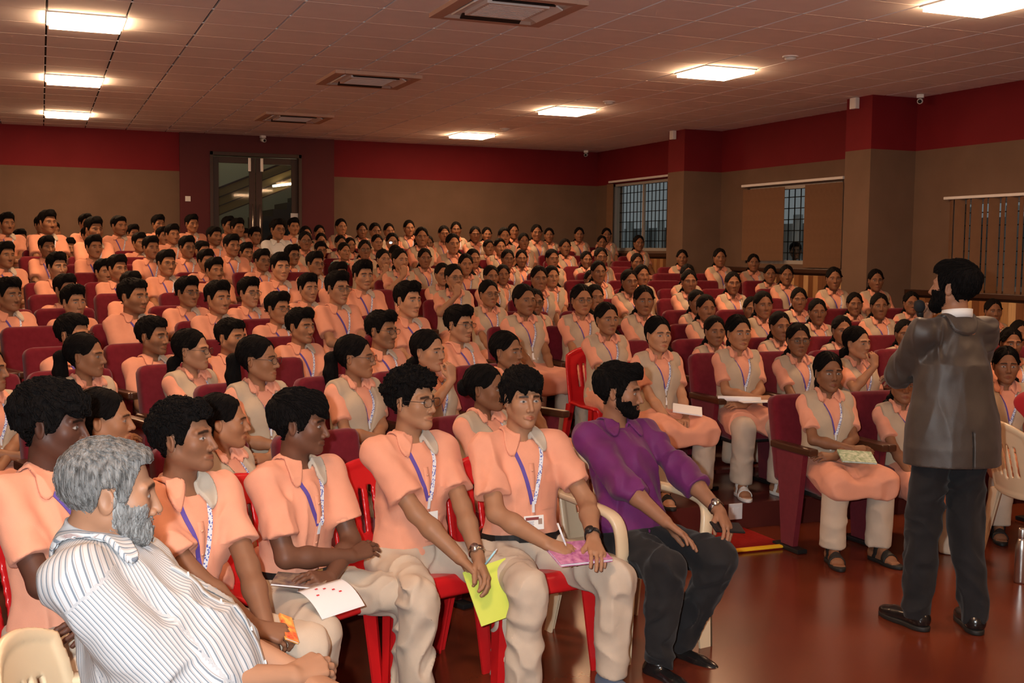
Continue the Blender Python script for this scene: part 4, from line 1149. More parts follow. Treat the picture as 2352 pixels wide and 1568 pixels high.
RED = plastic_chair_meshes(m_redp, False); CREAM = plastic_chair_meshes(m_cream, True)
def plastic_chair(kind, x, y, z, rz, label, group=None):
    t = thing('plastic_chair', label, 'chair', (x, y, z), rz, group)
    obj('seat', kind['seat'], t); obj('backrest', kind['backrest'], t)
    for me in kind['legs']: obj('leg', me, t)
    for me in kind.get('arms', []): obj('armrest', me, t)
    return t
# ------------------------------------------------------------------ the students in the tiers
m_skin = [skin('skin_brown', (.30, .138, .070), .16), skin('skin_deep_brown', (.22, .097, .049), .14), skin('skin_light_brown', (.40, .20, .11), .12)]
m_hair = hairm('black_hair', (.0055, .0045, .0045)); m_hairb = hairm('brown_black_hair', (.020, .012, .009))
m_peach = cloth('peach_cotton', (.70, .31, .20)); m_beige = cloth('beige_cotton', (.45, .35, .25)); m_khaki = cloth('khaki_trouser_cloth', (.50, .40, .31))
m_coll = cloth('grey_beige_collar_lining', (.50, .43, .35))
m_lan = mat('purple_lanyard_ribbon', (.10, .06, .30), .6)
m_lanp = mat('blue_white_patterned_ribbon', (.6, .65, .8), .6)
tc_ = N_(m_lanp, 'ShaderNodeTexCoord'); vo = N_(m_lanp, 'ShaderNodeTexVoronoi', Scale=130.); rp_ = N_(m_lanp, 'ShaderNodeValToRGB'); rp_.color_ramp.interpolation = 'CONSTANT'
rp_.color_ramp.elements[0].color = (.10, .14, .48, 1); rp_.color_ramp.elements[1].color = (.70, .74, .82, 1); rp_.color_ramp.elements[1].position = .42
lk(m_lanp, tc_.outputs['Object'], vo.inputs['Vector']); lk(m_lanp, vo.outputs['Distance'], rp_.inputs[0]); lk(m_lanp, rp_.outputs[0], P_(m_lanp).inputs['Base Color'])
m_card = mat('white_card', (.78, .78, .76), .35); m_clip = mat('pale_clip_plastic', (.66, .68, .72), .3)
m_frame = mat('dark_spectacle_frame', (.03, .02, .018), .3); m_lens = mat('spectacle_lens', (.9, .9, .9), .05); make_glass(m_lens, .88)
LAP = {-1: ((-.07, -.29, .15), None, (.6, -.8, -.1), (0, 0, -1), .45), 1: ((.07, -.30, .155), None, (-.6, -.8, -.1), (0, 0, -1), .45)}
CROSS = {-1: ((.05, -.22, .25), (-.9, -.3, -.7), (1, -.1, .0), (.2, .5, -.8), .3), 1: ((-.06, -.25, .21), (.9, -.3, -.7), (-1, -.1, .1), (0, .5, -.8), .35)}
CHIN = {-1: ((-.03, -.20, .545), (-.5, -.6, -.8), (.1, .25, 1), (.1, 1, .2), 1.1), 1: ((.05, -.25, .2), None, (-.8, -.5, -.1), (0, 0, -1), .5)}
LAPW = {-1: ((-.13, -.33, .16), None, (.1, -1, -.2), (0, 0, -1), .3), 1: ((.10, -.30, .155), None, (-.5, -.8, -.1), (0, 0, -1), .45)}
def student(o, hh, hb, hc, extra=True):
    """meshes of one student: [(part name, mesh)], plus head position and top"""
    J = pose(o); face = o.setdefault('face', {}); parts = []; fem = o.get('fem', 0)
    face.setdefault('seed', o.get('seed', 1))
    parts.append(('body', make_body(o, J, hh, hb).mesh('body', o.get('skin', m_skin[0]), color=True)))
    hg = hairs_geo(o, J, hh); parts.append(('hair', hg.mesh('hair', o.get('hair_m', m_hair))))
    if fem:
        f, lo, hi = kameez_f(o, J); parts.append(('kameez', Geo().sdf(f, lo, hi, hc).mesh('kameez', m_peach)))
        f2, lo, hi = vest_f(o, J); parts.append(('vest', Geo().sdf(f2, lo, hi, hc).mesh('vest', m_beige)))
        top = lambda P: np.minimum(f(P), f2(P))
    else:
        top, lo, hi = shirt_f(o, J); parts.append(('shirt', Geo().sdf(top, lo, hi, hc).mesh('shirt', m_peach)))
    cf, lo, hi, R, b = collar_f(o, J, top)
    parts.append(('collar', Geo().sdf(cf, lo, hi, min(hc*.55, .006), mat=lambda c: (((c-b)@R)[:, 0] > 0).astype(int).tolist()).mesh('collar', [m_peach, m_peach if fem else m_coll])))
    tf, lo, hi = trousers_f(o, J); parts.append(('trousers', Geo().sdf(tf, lo, hi, hc*1.4).mesh('trousers', m_khaki)))
    if extra:
        g, gc = bag_lanyard(o, J, top, half_pat=o.get('pat', True)); parts.append(('lanyard', g.mesh('lanyard', [m_lan, m_lanp, m_clip], smooth=False)))
        if o.get('has_card', True): parts.append(('id_card', gc.mesh('id_card', m_card, smooth=False)))
    sp = specs_geo(o, J, .0014).mesh('spectacles', [m_frame, m_lens])
    topz = float(np.concatenate(hg.v)[:, 2].max()) if hg.n else J['Hc'][2] + .12
    return dict(parts=parts, specs=sp, head=J['Hc'], top=topz, hyaw=o.get('hyaw', 0), twist=o.get('twist', 0), J=J, f=top)
BOYS = [dict(hands=LAP, hyaw=28, twist=8, face=dict(hair='short', stubble=.3, hair_t=.016)), dict(hands=LAPW, hyaw=42, twist=14, face=dict(hair='fringe', part=.02, hair_t=.02), skin=m_skin[1]),
        dict(hands=CROSS, hyaw=12, face=dict(hair='quiff', moustache=.8, hair_t=.018)), dict(hands=LAP, hyaw=35, twist=10, face=dict(hair='curly', curl=.5, hair_t=.022, w=.97), skin=m_skin[1]),
        dict(hands=LAP, hyaw=22, bulk=1.13, neck=.06, face=dict(hair='short', w=1.07, jaw=1.12, cheek=.006, hair_t=.014, stubble=.45)), dict(hands=CROSS, hyaw=0, face=dict(hair='quiff', w=.95, chin=1.06, hair_t=.02, nose=1.08), skin=m_skin[2])]
GIRLS = [dict(hands=LAP, hyaw=14, face=dict(hair='girl', tail='plaitL', w=.95)), dict(hands=LAPW, hyaw=30, twist=8, face=dict(hair='girl', tail='low', w=.94, chin=.96), skin=m_skin[2]),
         dict(hands=LAP, hyaw=0, face=dict(hair='girl', tail='loose', w=.96, chin=.97)), dict(hands=CROSS, hyaw=40, twist=8, face=dict(hair='girl', tail='pony', w=.93, chin=.98)),
         dict(hands=LAPW, hyaw=-16, face=dict(hair='girl', tail='plaitR', w=.95), skin=m_skin[1]), dict(hands=CHIN, hyaw=10, face=dict(hair='girl', tail='low', w=.95), skin=m_skin[2]), dict(hands=CROSS, hyaw=20, face=dict(hair='girl', tail='bun', w=.96, chin=.95), skin=m_skin[1])]
for i, o in enumerate(BOYS): o.update(seed=i*3 + 1, seat=.45, torso=.95, lean=10, hs=1.10, shoulder=.150)
for i, o in enumerate(GIRLS): o.update(seed=i*3 + 2, seat=.43, torso=.92, lean=8, fem=1, hs=1.08); o['face'].update(lip=(.82, .46, .46), brow=.8, nose=.9)
VAR = {}
for key, src, res in (('bn', BOYS, (.0042, .0062, .012)), ('gn', GIRLS, (.0042, .0062, .011)), ('bf', BOYS[:5], (.0078, .011, .020)), ('gf', GIRLS[:6], (.0078, .011, .019))):
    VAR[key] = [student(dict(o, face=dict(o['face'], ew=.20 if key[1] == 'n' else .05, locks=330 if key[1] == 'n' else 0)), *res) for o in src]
# people: kind, row, head position (x, y, top z), spectacles, apparent size
CROWD = [
  ('g', 0, 0.23, 4.87, 1.22, 0, 112), ('g', 0, 0.72, 5.05, 1.16, 0, 118), ('g', 0, 2.12, 5.56, 1.20, 0, 106), ('g', 0, 5.01, 5.80, 1.10, 0, 80), ('g', 1, 1.03, 5.97, 1.34, 1, 89), ('g', 1, 1.59, 6.17, 1.32, 1, 82),
  ('g', 1, 2.06, 6.34, 1.33, 0, 77), ('g', 1, 2.63, 6.55, 1.30, 0, 74), ('g', 1, 5.01, 6.90, 1.30, 1, 69), ('g', 1, 5.53, 6.90, 1.27, 0, 67), ('g', 1, 7.00, 6.90, 1.24, 0, 61), ('g', 2, -0.26, 6.44, 1.28, 0, 100),
  ('g', 2, 0.22, 6.62, 1.32, 0, 99), ('g', 2, 0.80, 6.83, 1.32, 1, 92), ('b', 2, 2.05, 7.29, 1.40, 1, 74), ('b', 2, 2.66, 7.51, 1.42, 1, 77), ('g', 2, 3.96, 7.85, 1.41, 0, 71), ('g', 2, 4.91, 7.85, 1.30, 0, 59),
  ('g', 2, 5.52, 7.85, 1.33, 0, 54), ('g', 2, 6.13, 7.85, 1.29, 0, 54), ('g', 2, 6.78, 7.85, 1.25, 0, 56), ('g', 2, 8.06, 7.85, 1.23, 0, 54), ('b', 3, 0.18, 7.55, 1.38, 1, 71), ('b', 3, 0.66, 7.73, 1.35, 0, 92),
  ('b', 3, 1.18, 7.92, 1.32, 0, 79), ('b', 3, 1.69, 8.11, 1.38, 0, 77), ('b', 3, 2.57, 8.42, 1.56, 0, 77), ('g', 3, 3.68, 8.80, 1.52, 0, 51), ('g', 3, 4.20, 8.80, 1.52, 1, 61), ('g', 3, 4.79, 8.80, 1.51, 0, 61),
  ('g', 3, 5.41, 8.80, 1.43, 0, 54), ('g', 3, 6.00, 8.80, 1.46, 0, 53), ('g', 3, 6.59, 8.80, 1.39, 0, 54), ('g', 3, 7.29, 8.80, 1.44, 0, 56), ('g', 3, 8.68, 8.80, 1.38, 0, 46), ('b', 4, 0.61, 8.66, 1.57, 0, 84),
  ('b', 4, 1.23, 8.89, 1.55, 0, 74), ('b', 4, 1.71, 9.06, 1.46, 1, 71), ('b', 4, 2.23, 9.25, 1.62, 1, 77), ('g', 4, 3.73, 9.75, 1.53, 1, 51), ('g', 4, 4.18, 9.75, 1.45, 1, 56), ('g', 4, 4.79, 9.75, 1.49, 0, 51),
  ('g', 4, 5.89, 9.75, 1.44, 0, 48), ('g', 4, 6.51, 9.75, 1.37, 0, 48), ('g', 4, 7.07, 9.75, 1.46, 0, 50), ('g', 4, 7.76, 9.75, 1.41, 0, 48), ('g', 4, 8.49, 9.75, 1.42, 1, 46), ('b', 5, -0.22, 9.31, 1.56, 0, 77),
  ('b', 5, 0.23, 9.48, 1.50, 0, 61), ('b', 5, 1.11, 9.79, 1.56, 1, 64), ('b', 5, 1.64, 9.99, 1.55, 1, 61), ('b', 5, 2.19, 10.19, 1.58, 0, 66), ('b', 5, 2.74, 10.39, 1.70, 0, 68), ('g', 5, 3.73, 10.70, 1.66, 1, 51),
  ('g', 5, 4.63, 10.70, 1.65, 0, 56), ('g', 5, 5.65, 10.70, 1.62, 0, 46), ('g', 5, 6.36, 10.70, 1.62, 0, 48), ('g', 5, 6.90, 10.70, 1.60, 0, 48), ('g', 5, 8.80, 10.70, 1.64, 0, 46), ('b', 6, 0.19, 10.41, 1.56, 0, 56),
  ('b', 6, 0.73, 10.61, 1.58, 0, 59), ('b', 6, 2.12, 11.11, 1.76, 0, 60), ('b', 6, 2.74, 11.34, 1.67, 0, 51), ('g', 6, 3.93, 11.65, 1.66, 0, 51), ('g', 6, 4.48, 11.65, 1.64, 0, 46), ('g', 6, 5.19, 11.65, 1.64, 0, 46),
  ('g', 6, 5.76, 11.65, 1.70, 0, 46), ('g', 6, 6.31, 11.65, 1.66, 0, 46), ('g', 6, 6.90, 11.65, 1.67, 0, 42), ('g', 6, 8.26, 11.65, 1.67, 0, 45), ('g', 5, 8.22, 10.70, 1.66, 0, 45), ('b', 7, 0.14, 11.34, 1.74, 0, 60),
  ('b', 7, 0.67, 11.53, 1.72, 0, 59), ('b', 7, 1.13, 11.70, 1.77, 1, 59), ('b', 7, 1.61, 11.88, 1.70, 0, 51), ('b', 7, 2.71, 12.27, 1.77, 1, 51), ('g', 7, 3.75, 12.60, 1.81, 0, 51), ('g', 7, 4.53, 12.60, 1.76, 0, 45),
  ('g', 7, 4.99, 12.60, 1.64, 0, 41), ('g', 7, 6.13, 12.60, 1.58, 0, 41), ('g', 7, 8.68, 12.60, 1.66, 0, 43), ('b', 8, -0.31, 12.13, 1.83, 0, 56), ('b', 8, 0.59, 12.45, 1.67, 0, 48), ('b', 8, 1.65, 12.84, 1.78, 0, 51),
  ('b', 8, 2.29, 13.07, 1.79, 1, 50), ('g', 8, 3.82, 13.55, 1.80, 0, 47), ('g', 8, 4.34, 13.55, 1.82, 0, 47), ('g', 8, 4.97, 13.55, 1.82, 0, 43), ('g', 8, 5.43, 13.55, 1.82, 0, 40), ('g', 8, 6.04, 13.55, 1.83, 0, 38),
  ('g', 8, 6.73, 13.55, 1.86, 0, 40), ('g', 8, 7.26, 13.55, 1.79, 0, 36), ('g', 8, 8.52, 13.55, 1.87, 0, 40), ('g', 8, 9.06, 13.55, 1.80, 0, 37), ('b', 9, 0.54, 13.39, 1.92, 0, 50), ('b', 9, 1.15, 13.61, 1.92, 0, 47),
  ('b', 9, 1.56, 13.76, 1.93, 1, 48), ('b', 9, 2.09, 13.95, 1.96, 0, 47), ('b', 9, 2.86, 14.23, 1.85, 1, 46), ('g', 9, 3.84, 14.50, 1.92, 1, 43), ('g', 9, 4.25, 14.50, 1.86, 0, 47), ('g', 9, 5.03, 14.50, 2.02, 0, 46),
  ('g', 9, 6.01, 14.50, 1.82, 0, 36), ('g', 9, 6.98, 14.50, 1.81, 0, 36), ('g', 9, 8.49, 14.50, 1.85, 0, 36), ('b', 10, 0.07, 14.17, 1.91, 0, 43), ('b', 10, 0.58, 14.35, 2.14, 0, 33), ('b', 10, 1.86, 14.82, 1.88, 0, 45),
  ('b', 10, 2.43, 15.03, 1.87, 0, 46), ('g', 10, 3.25, 15.32, 2.03, 1, 41), ('t', 10, 3.81, 15.45, 1.89, 0, 40), ('g', 10, 4.48, 15.45, 2.03, 1, 36), ('g', 10, 4.90, 15.45, 2.12, 0, 24), ('g', 10, 6.07, 15.45, 1.98, 0, 33),
  ('g', 10, 7.09, 15.45, 1.99, 0, 36), ('b', 11, 0.09, 15.12, 2.23, 0, 30), ('b', 11, 0.32, 15.21, 1.90, 0, 43), ('b', 11, 1.17, 15.51, 1.98, 0, 40), ('b', 11, 1.59, 15.67, 2.10, 0, 45), ('b', 11, 2.15, 15.87, 2.08, 0, 41),
  ('b', 11, 2.60, 16.04, 1.88, 0, 41), ('w', 11, 3.05, 16.20, 2.21, 1, 31), ('b', 11, 3.70, 16.40, 1.91, 1, 38), ('g', 11, 3.99, 16.40, 2.00, 0, 28), ('g', 11, 4.53, 16.40, 2.02, 0, 36), ('g', 11, 5.30, 16.40, 2.02, 0, 36),
  ('g', 11, 6.26, 16.40, 1.97, 0, 33), ('g', 11, 6.51, 16.40, 2.16, 0, 26), ('g', 11, 6.83, 16.40, 2.08, 0, 36), ('g', 11, 8.81, 16.40, 2.08, 0, 33), ('b', 12, -0.38, 15.90, 2.21, 0, 48), ('b', 12, 0.15, 16.09, 2.11, 0, 40),
  ('b', 12, 0.59, 16.26, 2.07, 0, 38), ('b', 12, 0.98, 16.40, 2.21, 0, 36), ('b', 12, 1.56, 16.61, 2.08, 0, 41), ('b', 12, 2.63, 17.00, 2.23, 0, 36), ('b', 12, 2.89, 17.09, 2.11, 0, 36), ('b', 12, 3.17, 17.19, 2.00, 0, 37),
  ('g', 12, 3.69, 17.35, 2.14, 0, 29), ('g', 12, 3.92, 17.35, 2.04, 0, 33), ('g', 12, 4.37, 17.35, 1.98, 0, 31), ('g', 12, 4.76, 17.35, 2.21, 0, 27), ('g', 12, 5.47, 17.35, 2.03, 1, 33), ('g', 12, 5.87, 17.35, 2.19, 0, 28),
  ('g', 12, 6.39, 17.35, 2.19, 0, 33), ('g', 12, 6.86, 17.35, 2.04, 0, 33), ('g', 12, 7.45, 17.35, 2.24, 0, 36), ('g', 12, 8.63, 17.35, 2.08, 0, 31), ('b', 13, -0.25, 16.90, 2.02, 0, 36), ('b', 13, 0.02, 17.00, 2.21, 0, 31),
  ('b', 13, 0.59, 17.20, 2.25, 0, 34), ('b', 13, 1.23, 17.44, 2.12, 0, 38), ('b', 13, 1.59, 17.57, 2.27, 0, 36), ('b', 13, 2.08, 17.74, 2.29, 0, 38), ('b', 13, 2.64, 17.95, 2.28, 0, 37), ('b', 13, 2.88, 18.04, 2.10, 0, 33),
  ('b', 13, 3.05, 18.10, 2.12, 0, 36), ('b', 13, 3.70, 18.30, 2.29, 0, 36), ('g', 13, 4.11, 18.30, 2.18, 0, 29), ('g', 13, 4.46, 18.30, 2.29, 0, 34), ('g', 13, 4.80, 18.30, 2.23, 0, 28), ('g', 13, 5.25, 18.30, 2.23, 0, 26),
  ('g', 13, 5.59, 18.30, 2.29, 0, 36), ('g', 13, 6.40, 18.30, 2.28, 0, 36), ('g', 13, 6.95, 18.30, 2.20, 0, 29), ('g', 13, 7.43, 18.30, 2.27, 0, 32), ('g', 13, 8.09, 18.30, 2.21, 0, 29), ('g', 13, 8.66, 18.30, 2.23, 0, 29),
  ('g', 13, 9.19, 18.30, 2.23, 0, 32)]
AISLE = [16]
SPEAKER = (3.95, 4.28)
ORD = ['last', 'second', 'third', 'fourth', 'fifth', 'sixth', 'seventh', 'eighth', 'ninth', 'tenth', 'eleventh', 'twelfth', 'thirteenth', 'fourteenth']
def ordn(i): return ('last row by back wall' if i == 13 else ORD[13-i] + ' row from back wall')
NTH = ['first', 'second', 'third', 'fourth', 'fifth', 'sixth', 'seventh', 'eighth', 'ninth', 'tenth', 'eleventh', 'twelfth', 'thirteenth', 'fourteenth', 'fifteenth', 'sixteenth', 'seventeenth', 'eighteenth']
def side_of(x): return 'window side' if x >= XA else 'away from windows'
def nth_from_aisle(x, xs):
    """rank of x among the places xs of its row on the same side of the aisle"""
    same = sorted([q for q in xs if (q >= XA) == (x >= XA)], key=lambda q: abs(q - XA)); return NTH[same.index(x)]
rnd = random.Random(5)
SEATS = {i: [] for i in range(14)}
m_white_sh = cloth('white_cotton', (.72, .72, .70)); m_teal = cloth('turquoise_cotton', (.10, .42, .38)); m_pale = cloth('pale_cream_cotton', (.62, .56, .42))
def row_yaw(x): return rad(20) if x < XA else 0.0
def seated(v, p, z, body_yaw, name='person', scale=1.0):
    """root of a copy of variant v whose head top comes to p"""
    R = Rz(body_yaw); loc = V(p[0], p[1], p[2]) - R @ (V(v['head'][0], v['head'][1], v['top']) * scale)
    r = obj(name, None, None, loc, body_yaw); r.scale = (scale,)*3
    return r, loc
UNDER = {'collar': ('shirt', 'kameez'), 'placket': ('shirt',), 'button': ('shirt',), 'chest_pocket': ('shirt',), 'belt_buckle': ('belt',), 'sandal_strap': ('sandal_sole',), 'shoe_sole': ('shoe_upper',)}
def add_tree(r, parts):
    made = {}
    for n, me in parts:
        par = r
        for q in UNDER.get(n, ()):
            if q in made: par = made[q]
        made[n] = obj(n, me, par)
def add_parts(r, v, specs, skip=(), remap=None):
    lst = []
    for n, me in v['parts']:
        if n in skip: continue
        if remap and n in remap:
            me = me.copy(); me.materials.clear(); me.materials.append(remap[n])
        lst.append((n, me))
    add_tree(r, lst)
    if specs: obj('spectacles', v['specs'], r)
LABELS = {}
CHINGIRL = 9
for ci, (k, i, x, y, z, sp, h) in enumerate(CROWD):
    near = h >= 60; fem = k in 'gt'
    pool = VAR[('g' if fem else 'b') + ('n' if near else 'f')]
    look = math.atan2(SPEAKER[0] - x, -(SPEAKER[1] - y)) + rad(rnd.uniform(-9, 9))
    by = row_yaw(x); want = math.degrees(look - by) * .9
    if ci == CHINGIRL: want = 10
    v = pool[5] if ci == CHINGIRL else sorted(pool, key=lambda q: abs(q['hyaw'] - want) + rnd.uniform(0, 16))[0]
    by2 = by + rad(max(-12, min(14, want - v['hyaw'])))
    zi = ROW_Z[i]; s = max(.92, min(1.07, (z - zi) / v['top']))
    r, loc = seated(v, (x, y, z), zi, by2, scale=s)
    if k == 'w': add_parts(r, v, sp, ('lanyard', 'id_card'), {'shirt': m_white_sh, 'collar': m_white_sh})
    elif k == 't': add_parts(r, v, sp, ('lanyard', 'id_card'), {'kameez': m_teal, 'vest': m_pale})
    else: add_parts(r, v, sp, () if near or rnd.random() < .6 else ('id_card',))
    pos = nth_from_aisle(x, [c[2] for c in CROWD if c[1] == i]) + ' sitter from aisle, ' + ordn(i)
    tg = ('girls' if fem else 'boys') + ' in the ' + ordn(i)
    if ci in LABELS: lab = LABELS[ci]
    elif k == 'w': lab = 'man in white shirt seated among the students near the glass door'
    elif k == 't': lab = 'woman in turquoise and cream dress seated among the students'
    else: lab = (('spectacled ' if sp else '') + ('girl' if fem else 'boy') + ' in peach, ' + pos + ', ' + side_of(x))
    tag(r, lab, 'person', tg)
    # the seat under the hips
    hip = loc
    if ci not in AISLE: SEATS[i].append((hip[0], hip[1], by))
    else: plastic_chair(RED, hip[0], hip[1] + .03, zi, by, 'red plastic chair in the aisle under the girl with the nearest plait' if ci == AISLE[0] else 'red plastic chair in the aisle')
# ------------------------------------------------------------------ people of the front row, the speaker, the girls whose feet show
def ring(fs, J, o, z, off=.003, n=40):
    """loop of points round the trunk at height z"""
    T = np.linspace(.34, .02, 80); out = []
    for i in range(n):
        a = 2*math.pi*i/n; q = np.stack([T*math.sin(a), -T*math.cos(a), np.full(80, z)], 1)
        d = fs(from_q(q, J, o)); h = (d < 0); j = h.argmax() if h.any() else 60
        r = T[max(j-1, 0)] + off; out.append((r*math.sin(a), -r*math.cos(a), z))
    return from_q(np.array(out), J, o)
def loop_band(pts, w, t, up):
    g = Geo(); P = np.asarray(pts); n = len(P); c = P.mean(0); up = unit(up); v = []
    for i in range(n):
        o_ = unit((P[i] - c) - ((P[i] - c) @ up)*up)
        for a, b in ((-1, 0), (1, 0), (1, 1), (-1, 1)): v.append(P[i] + up*a*w/2 + o_*b*t)
    g.add(v, [(i*4+k, ((i+1) % n)*4+k, ((i+1) % n)*4+(k+1) % 4, i*4+(k+1) % 4) for i in range(n) for k in range(4)]); return g
def watch_geo(J, k, r=.029, w=.02, face=.019, back=.03):
    E, W = J['E'][k], J['W'][k]; ax = unit(W - E); c = W - ax*back; a = unit(np.cross(ax, V(0, 0, 1))); b = np.cross(a, ax)
    pts = [c + r*(math.cos(2*math.pi*i/22)*a + 1.06*math.sin(2*math.pi*i/22)*b) for i in range(22)]
    g = loop_band(pts, w, .003, ax)
    d = unit(b*.8 + a*.4*k); g.tube([c + d*r*1.0, c + d*(r + .009)], face, 16)
    return g
def shoe_parts(J, o, kind, h=.006):
    out = []
    for k in (-1, 1):
        A, d, fz = foot_frame(J, k, o); r_ = V(-d[1], d[0], 0)
        lo, hi = bounds(V(A[0], A[1], fz) - d*.1, V(A[0], A[1], fz) + d*.27, V(A[0], A[1], fz + .14), pad=.06)
        qf = lambda P: np.stack([(P - V(A[0], A[1], fz)) @ r_, (P - V(A[0], A[1], fz)) @ d, P[:, 2] - fz], 1)
        if kind == 'sandal':
            out.append(('sandal_sole', Geo().sdf(lambda P: smax(sole_d(qf(P) * V(.98, .98, .8)), -1, .001) if False else sole_d(qf(P)), lo, hi, h)))
            def st(P):
                q = qf(P); f = foot_d(P, J, k, o); b = np.abs(f - .003) - .0035
                s1 = np.maximum(b, np.abs(q[:, 1] - .115) - .024); s2 = np.maximum(b, np.abs(q[:, 1] - .02 - .4*(q[:, 2]-.05)) - .014)
                return np.maximum(np.minimum(s1, s2), .02 - q[:, 2])
            out.append(('sandal_strap', Geo().sdf(st, lo, hi, .005)))
        else:
            out.append(('shoe_upper', Geo().sdf(lambda P: shoe_d(P, J, k, o)[0], lo, hi, h)))
            out.append(('shoe_sole', Geo().sdf(lambda P: sole_d(qf(P)), lo, hi, h)))
    return out
def sock_geo(J, o):
    g = Geo()
    for k in (-1, 1):
        A = J['A'][k]; g.sdf(lambda P: cone(P, A + V(0, 0, -.02), A + unit(J['K'][k] - A)*.12, .036, .042), *bounds(A, A + unit(J['K'][k]-A)*.12, pad=.06), .01)
    return g
def build_hero(o, mats_, hh=.0027, hb=.0042, hc=.0075, lanyard=True, hair=True):
    """returns root-less dict of parts in the person's frame"""
    J = pose(o); face = o.setdefault('face', {}); face.setdefault('seed', o.get('seed', 1)); face.setdefault('locks', 900); parts = []; fem = o.get('fem', 0)
    M = dict(skin=m_skin[0], hair=m_hair, top=m_peach, collar=[m_peach, m_coll], trousers=m_khaki); M.update(mats_)
    parts.append(('body', make_body(o, J, hh, hb).mesh('body', M['skin'], color=True)))
    hg = Geo()
    if hair: hg = hairs_geo(o, J, hh); parts.append(('hair', hg.mesh('hair', M['hair'])))
    if o.get('beard'): parts.append(('beard', beard_geo(o, J, hh, **o['beard']).mesh('beard', M.get('beard', M['hair']))))
    if fem:
        f1, lo, hi = kameez_f(o, J); parts.append(('kameez', Geo().sdf(f1, lo, hi, hc).mesh('kameez', M['top'])))
        f2, lo, hi = vest_f(o, J); parts.append(('vest', Geo().sdf(f2, lo, hi, hc).mesh('vest', m_beige)))
        top = lambda P: np.minimum(f1(P), f2(P))
    elif o.get('blazer'):
        top, lo, hi = blazer_f(o, J); parts.append(('blazer', Geo().sdf(top, lo, hi, hc).mesh('blazer', M['top'])))
    else:
        top, lo, hi = shirt_f(o, J); sg = Geo().sdf(top, lo, hi, hc, col=o.get('stripe') and (lambda P: stripe_u(P, J, o)))
        parts.append(('shirt', sg.mesh('shirt', M['top'], color=bool(o.get('stripe')))))
    if o.get('collar', 1):
        cf, lo, hi, R, b = collar_f(o, J, top)
        cg = Geo().sdf(cf, lo, hi, .0042, mat=lambda c: (((c-b)@R)[:, 0] > 0).astype(int).tolist(), col=o.get('stripe') and (lambda P: collar_u(P, b, R)))
        parts.append(('collar', cg.mesh('collar', M['collar'], color=bool(o.get('stripe')))))
    tf, lo, hi = trousers_f(o, J, o.get('waist', .075)); parts.append(('trousers', Geo().sdf(tf, lo, hi, hc*1.25).mesh('trousers', M['trousers'])))
    if o.get('placket', 1) and not fem and not o.get('blazer'):
        g = Geo(); c = strip(g, top, J, o, [(.0, .40*o.get('torso', 1)), (.0, .09)], .026, .0022, n=18, thick=.001)
        parts.append(('placket', g.mesh('placket', M['top'] if not o.get('stripe') else M['placket'])))
        bt = Geo()
        for z in (.37, .29, .21, .13):
            p = front(top, J, o, [0.0], [z*o.get('torso', 1)], .0045)[0]; n_ = unit(from_q(np.array([[0, -1., z]]), J, o)[0] - from_q(np.array([[0, 0., z]]), J, o)[0])
            bt.tube([p - n_*.001, p + n_*.0022], .0052, 10)
        parts.append(('button', bt.mesh('button', M.get('button', m_button))))
        pk = Geo(); patch(pk, top, J, o, .045, .125, .20*o.get('torso', 1), .315*o.get('torso', 1), .0035); parts.append(('chest_pocket', pk.mesh('chest_pocket', M['top'] if not o.get('stripe') else M['placket'])))
    if o.get('belt'):
        g = loop_band(ring(lambda P: np.minimum(tf(P), top(P)), J, o, o['belt'], .004), .032, .003, J['sd']); parts.append(('belt', g.mesh('belt', m_belt, smooth=False)))
        p = front(lambda P: np.minimum(tf(P), top(P)), J, o, [0.0], [o['belt']], .008)[0]; x0, y0, sd = chest_frame(J, o); R = np.stack([x0, y0, sd], 1)
        parts.append(('belt_buckle', Geo().box(p, (.020, .003, .018), R, bev=.002).mesh('belt_buckle', m_gold, smooth=False)))
    card = None
    if lanyard:
        g, gc = bag_lanyard(o, J, top, o.get('lan_w', .016), o.get('lan_drop', .27), xo=o.get('lan_x', 0.)); parts.append(('lanyard', g.mesh('lanyard', [m_lan, m_lanp, m_clip], smooth=False)))
        if o.get('has_card', True): parts.append(('id_card', gc.mesh('id_card', m_card, smooth=False))); card = gc.frame
    for k, (m, r) in o.get('watch', {}).items(): parts.append(('wrist_watch', watch_geo(J, k, r).mesh('wrist_watch', m)))
    if o.get('specs'): parts.append(('spectacles', specs_geo(o, J, .0013, o.get('lens', (.024, .018))).mesh('spectacles', [M.get('specs', m_frame), m_lens])))
    if o.get('shoes'):
        for n, g in shoe_parts(J, o, o['shoes'][0]): parts.append((n, g.mesh(n, o['shoes'][1] if 'sole' not in n else o['shoes'][2])))
    if o.get('socks'): parts.append(('socks', sock_geo(J, o).mesh('socks', o['socks'])))
    topz = max(float(np.concatenate(hg.v)[:, 2].max()) if hg.n else 0, J['Hc'][2] + .115)
    return dict(parts=parts, head=J['Hc'], top=topz, J=J, f=top, card=card, tf=tf)
def stripe_u(P, J, o):
    q = to_q(P, J, o); u = np.arctan2(q[:, 0], -q[:, 1]) * .150
    for k in (-1, 1):
        S, E = J['S'][k], J['E'][k]; ax = unit(E - S); a = unit(np.cross(ax, V(0, 1, 0))); b = np.cross(ax, a); L = P - S
        us = np.arctan2(L @ a, L @ b) * .075 + .3*k
        m = (L @ ax > .035) & (np.linalg.norm(L - np.outer(L @ ax, ax), axis=1) < .095) & (np.abs(q[:, 0]) > .125)
        u = np.where(m, us, u)
    return np.stack([u + 1, u*0, u*0, u*0 + 1], 1)
def collar_u(P, b, R):
    q = (P - b) @ R; r = np.hypot(q[:, 0], q[:, 1]); return np.stack([r + q[:, 2]*.3 + 1, r*0, r*0, r*0 + 1], 1)
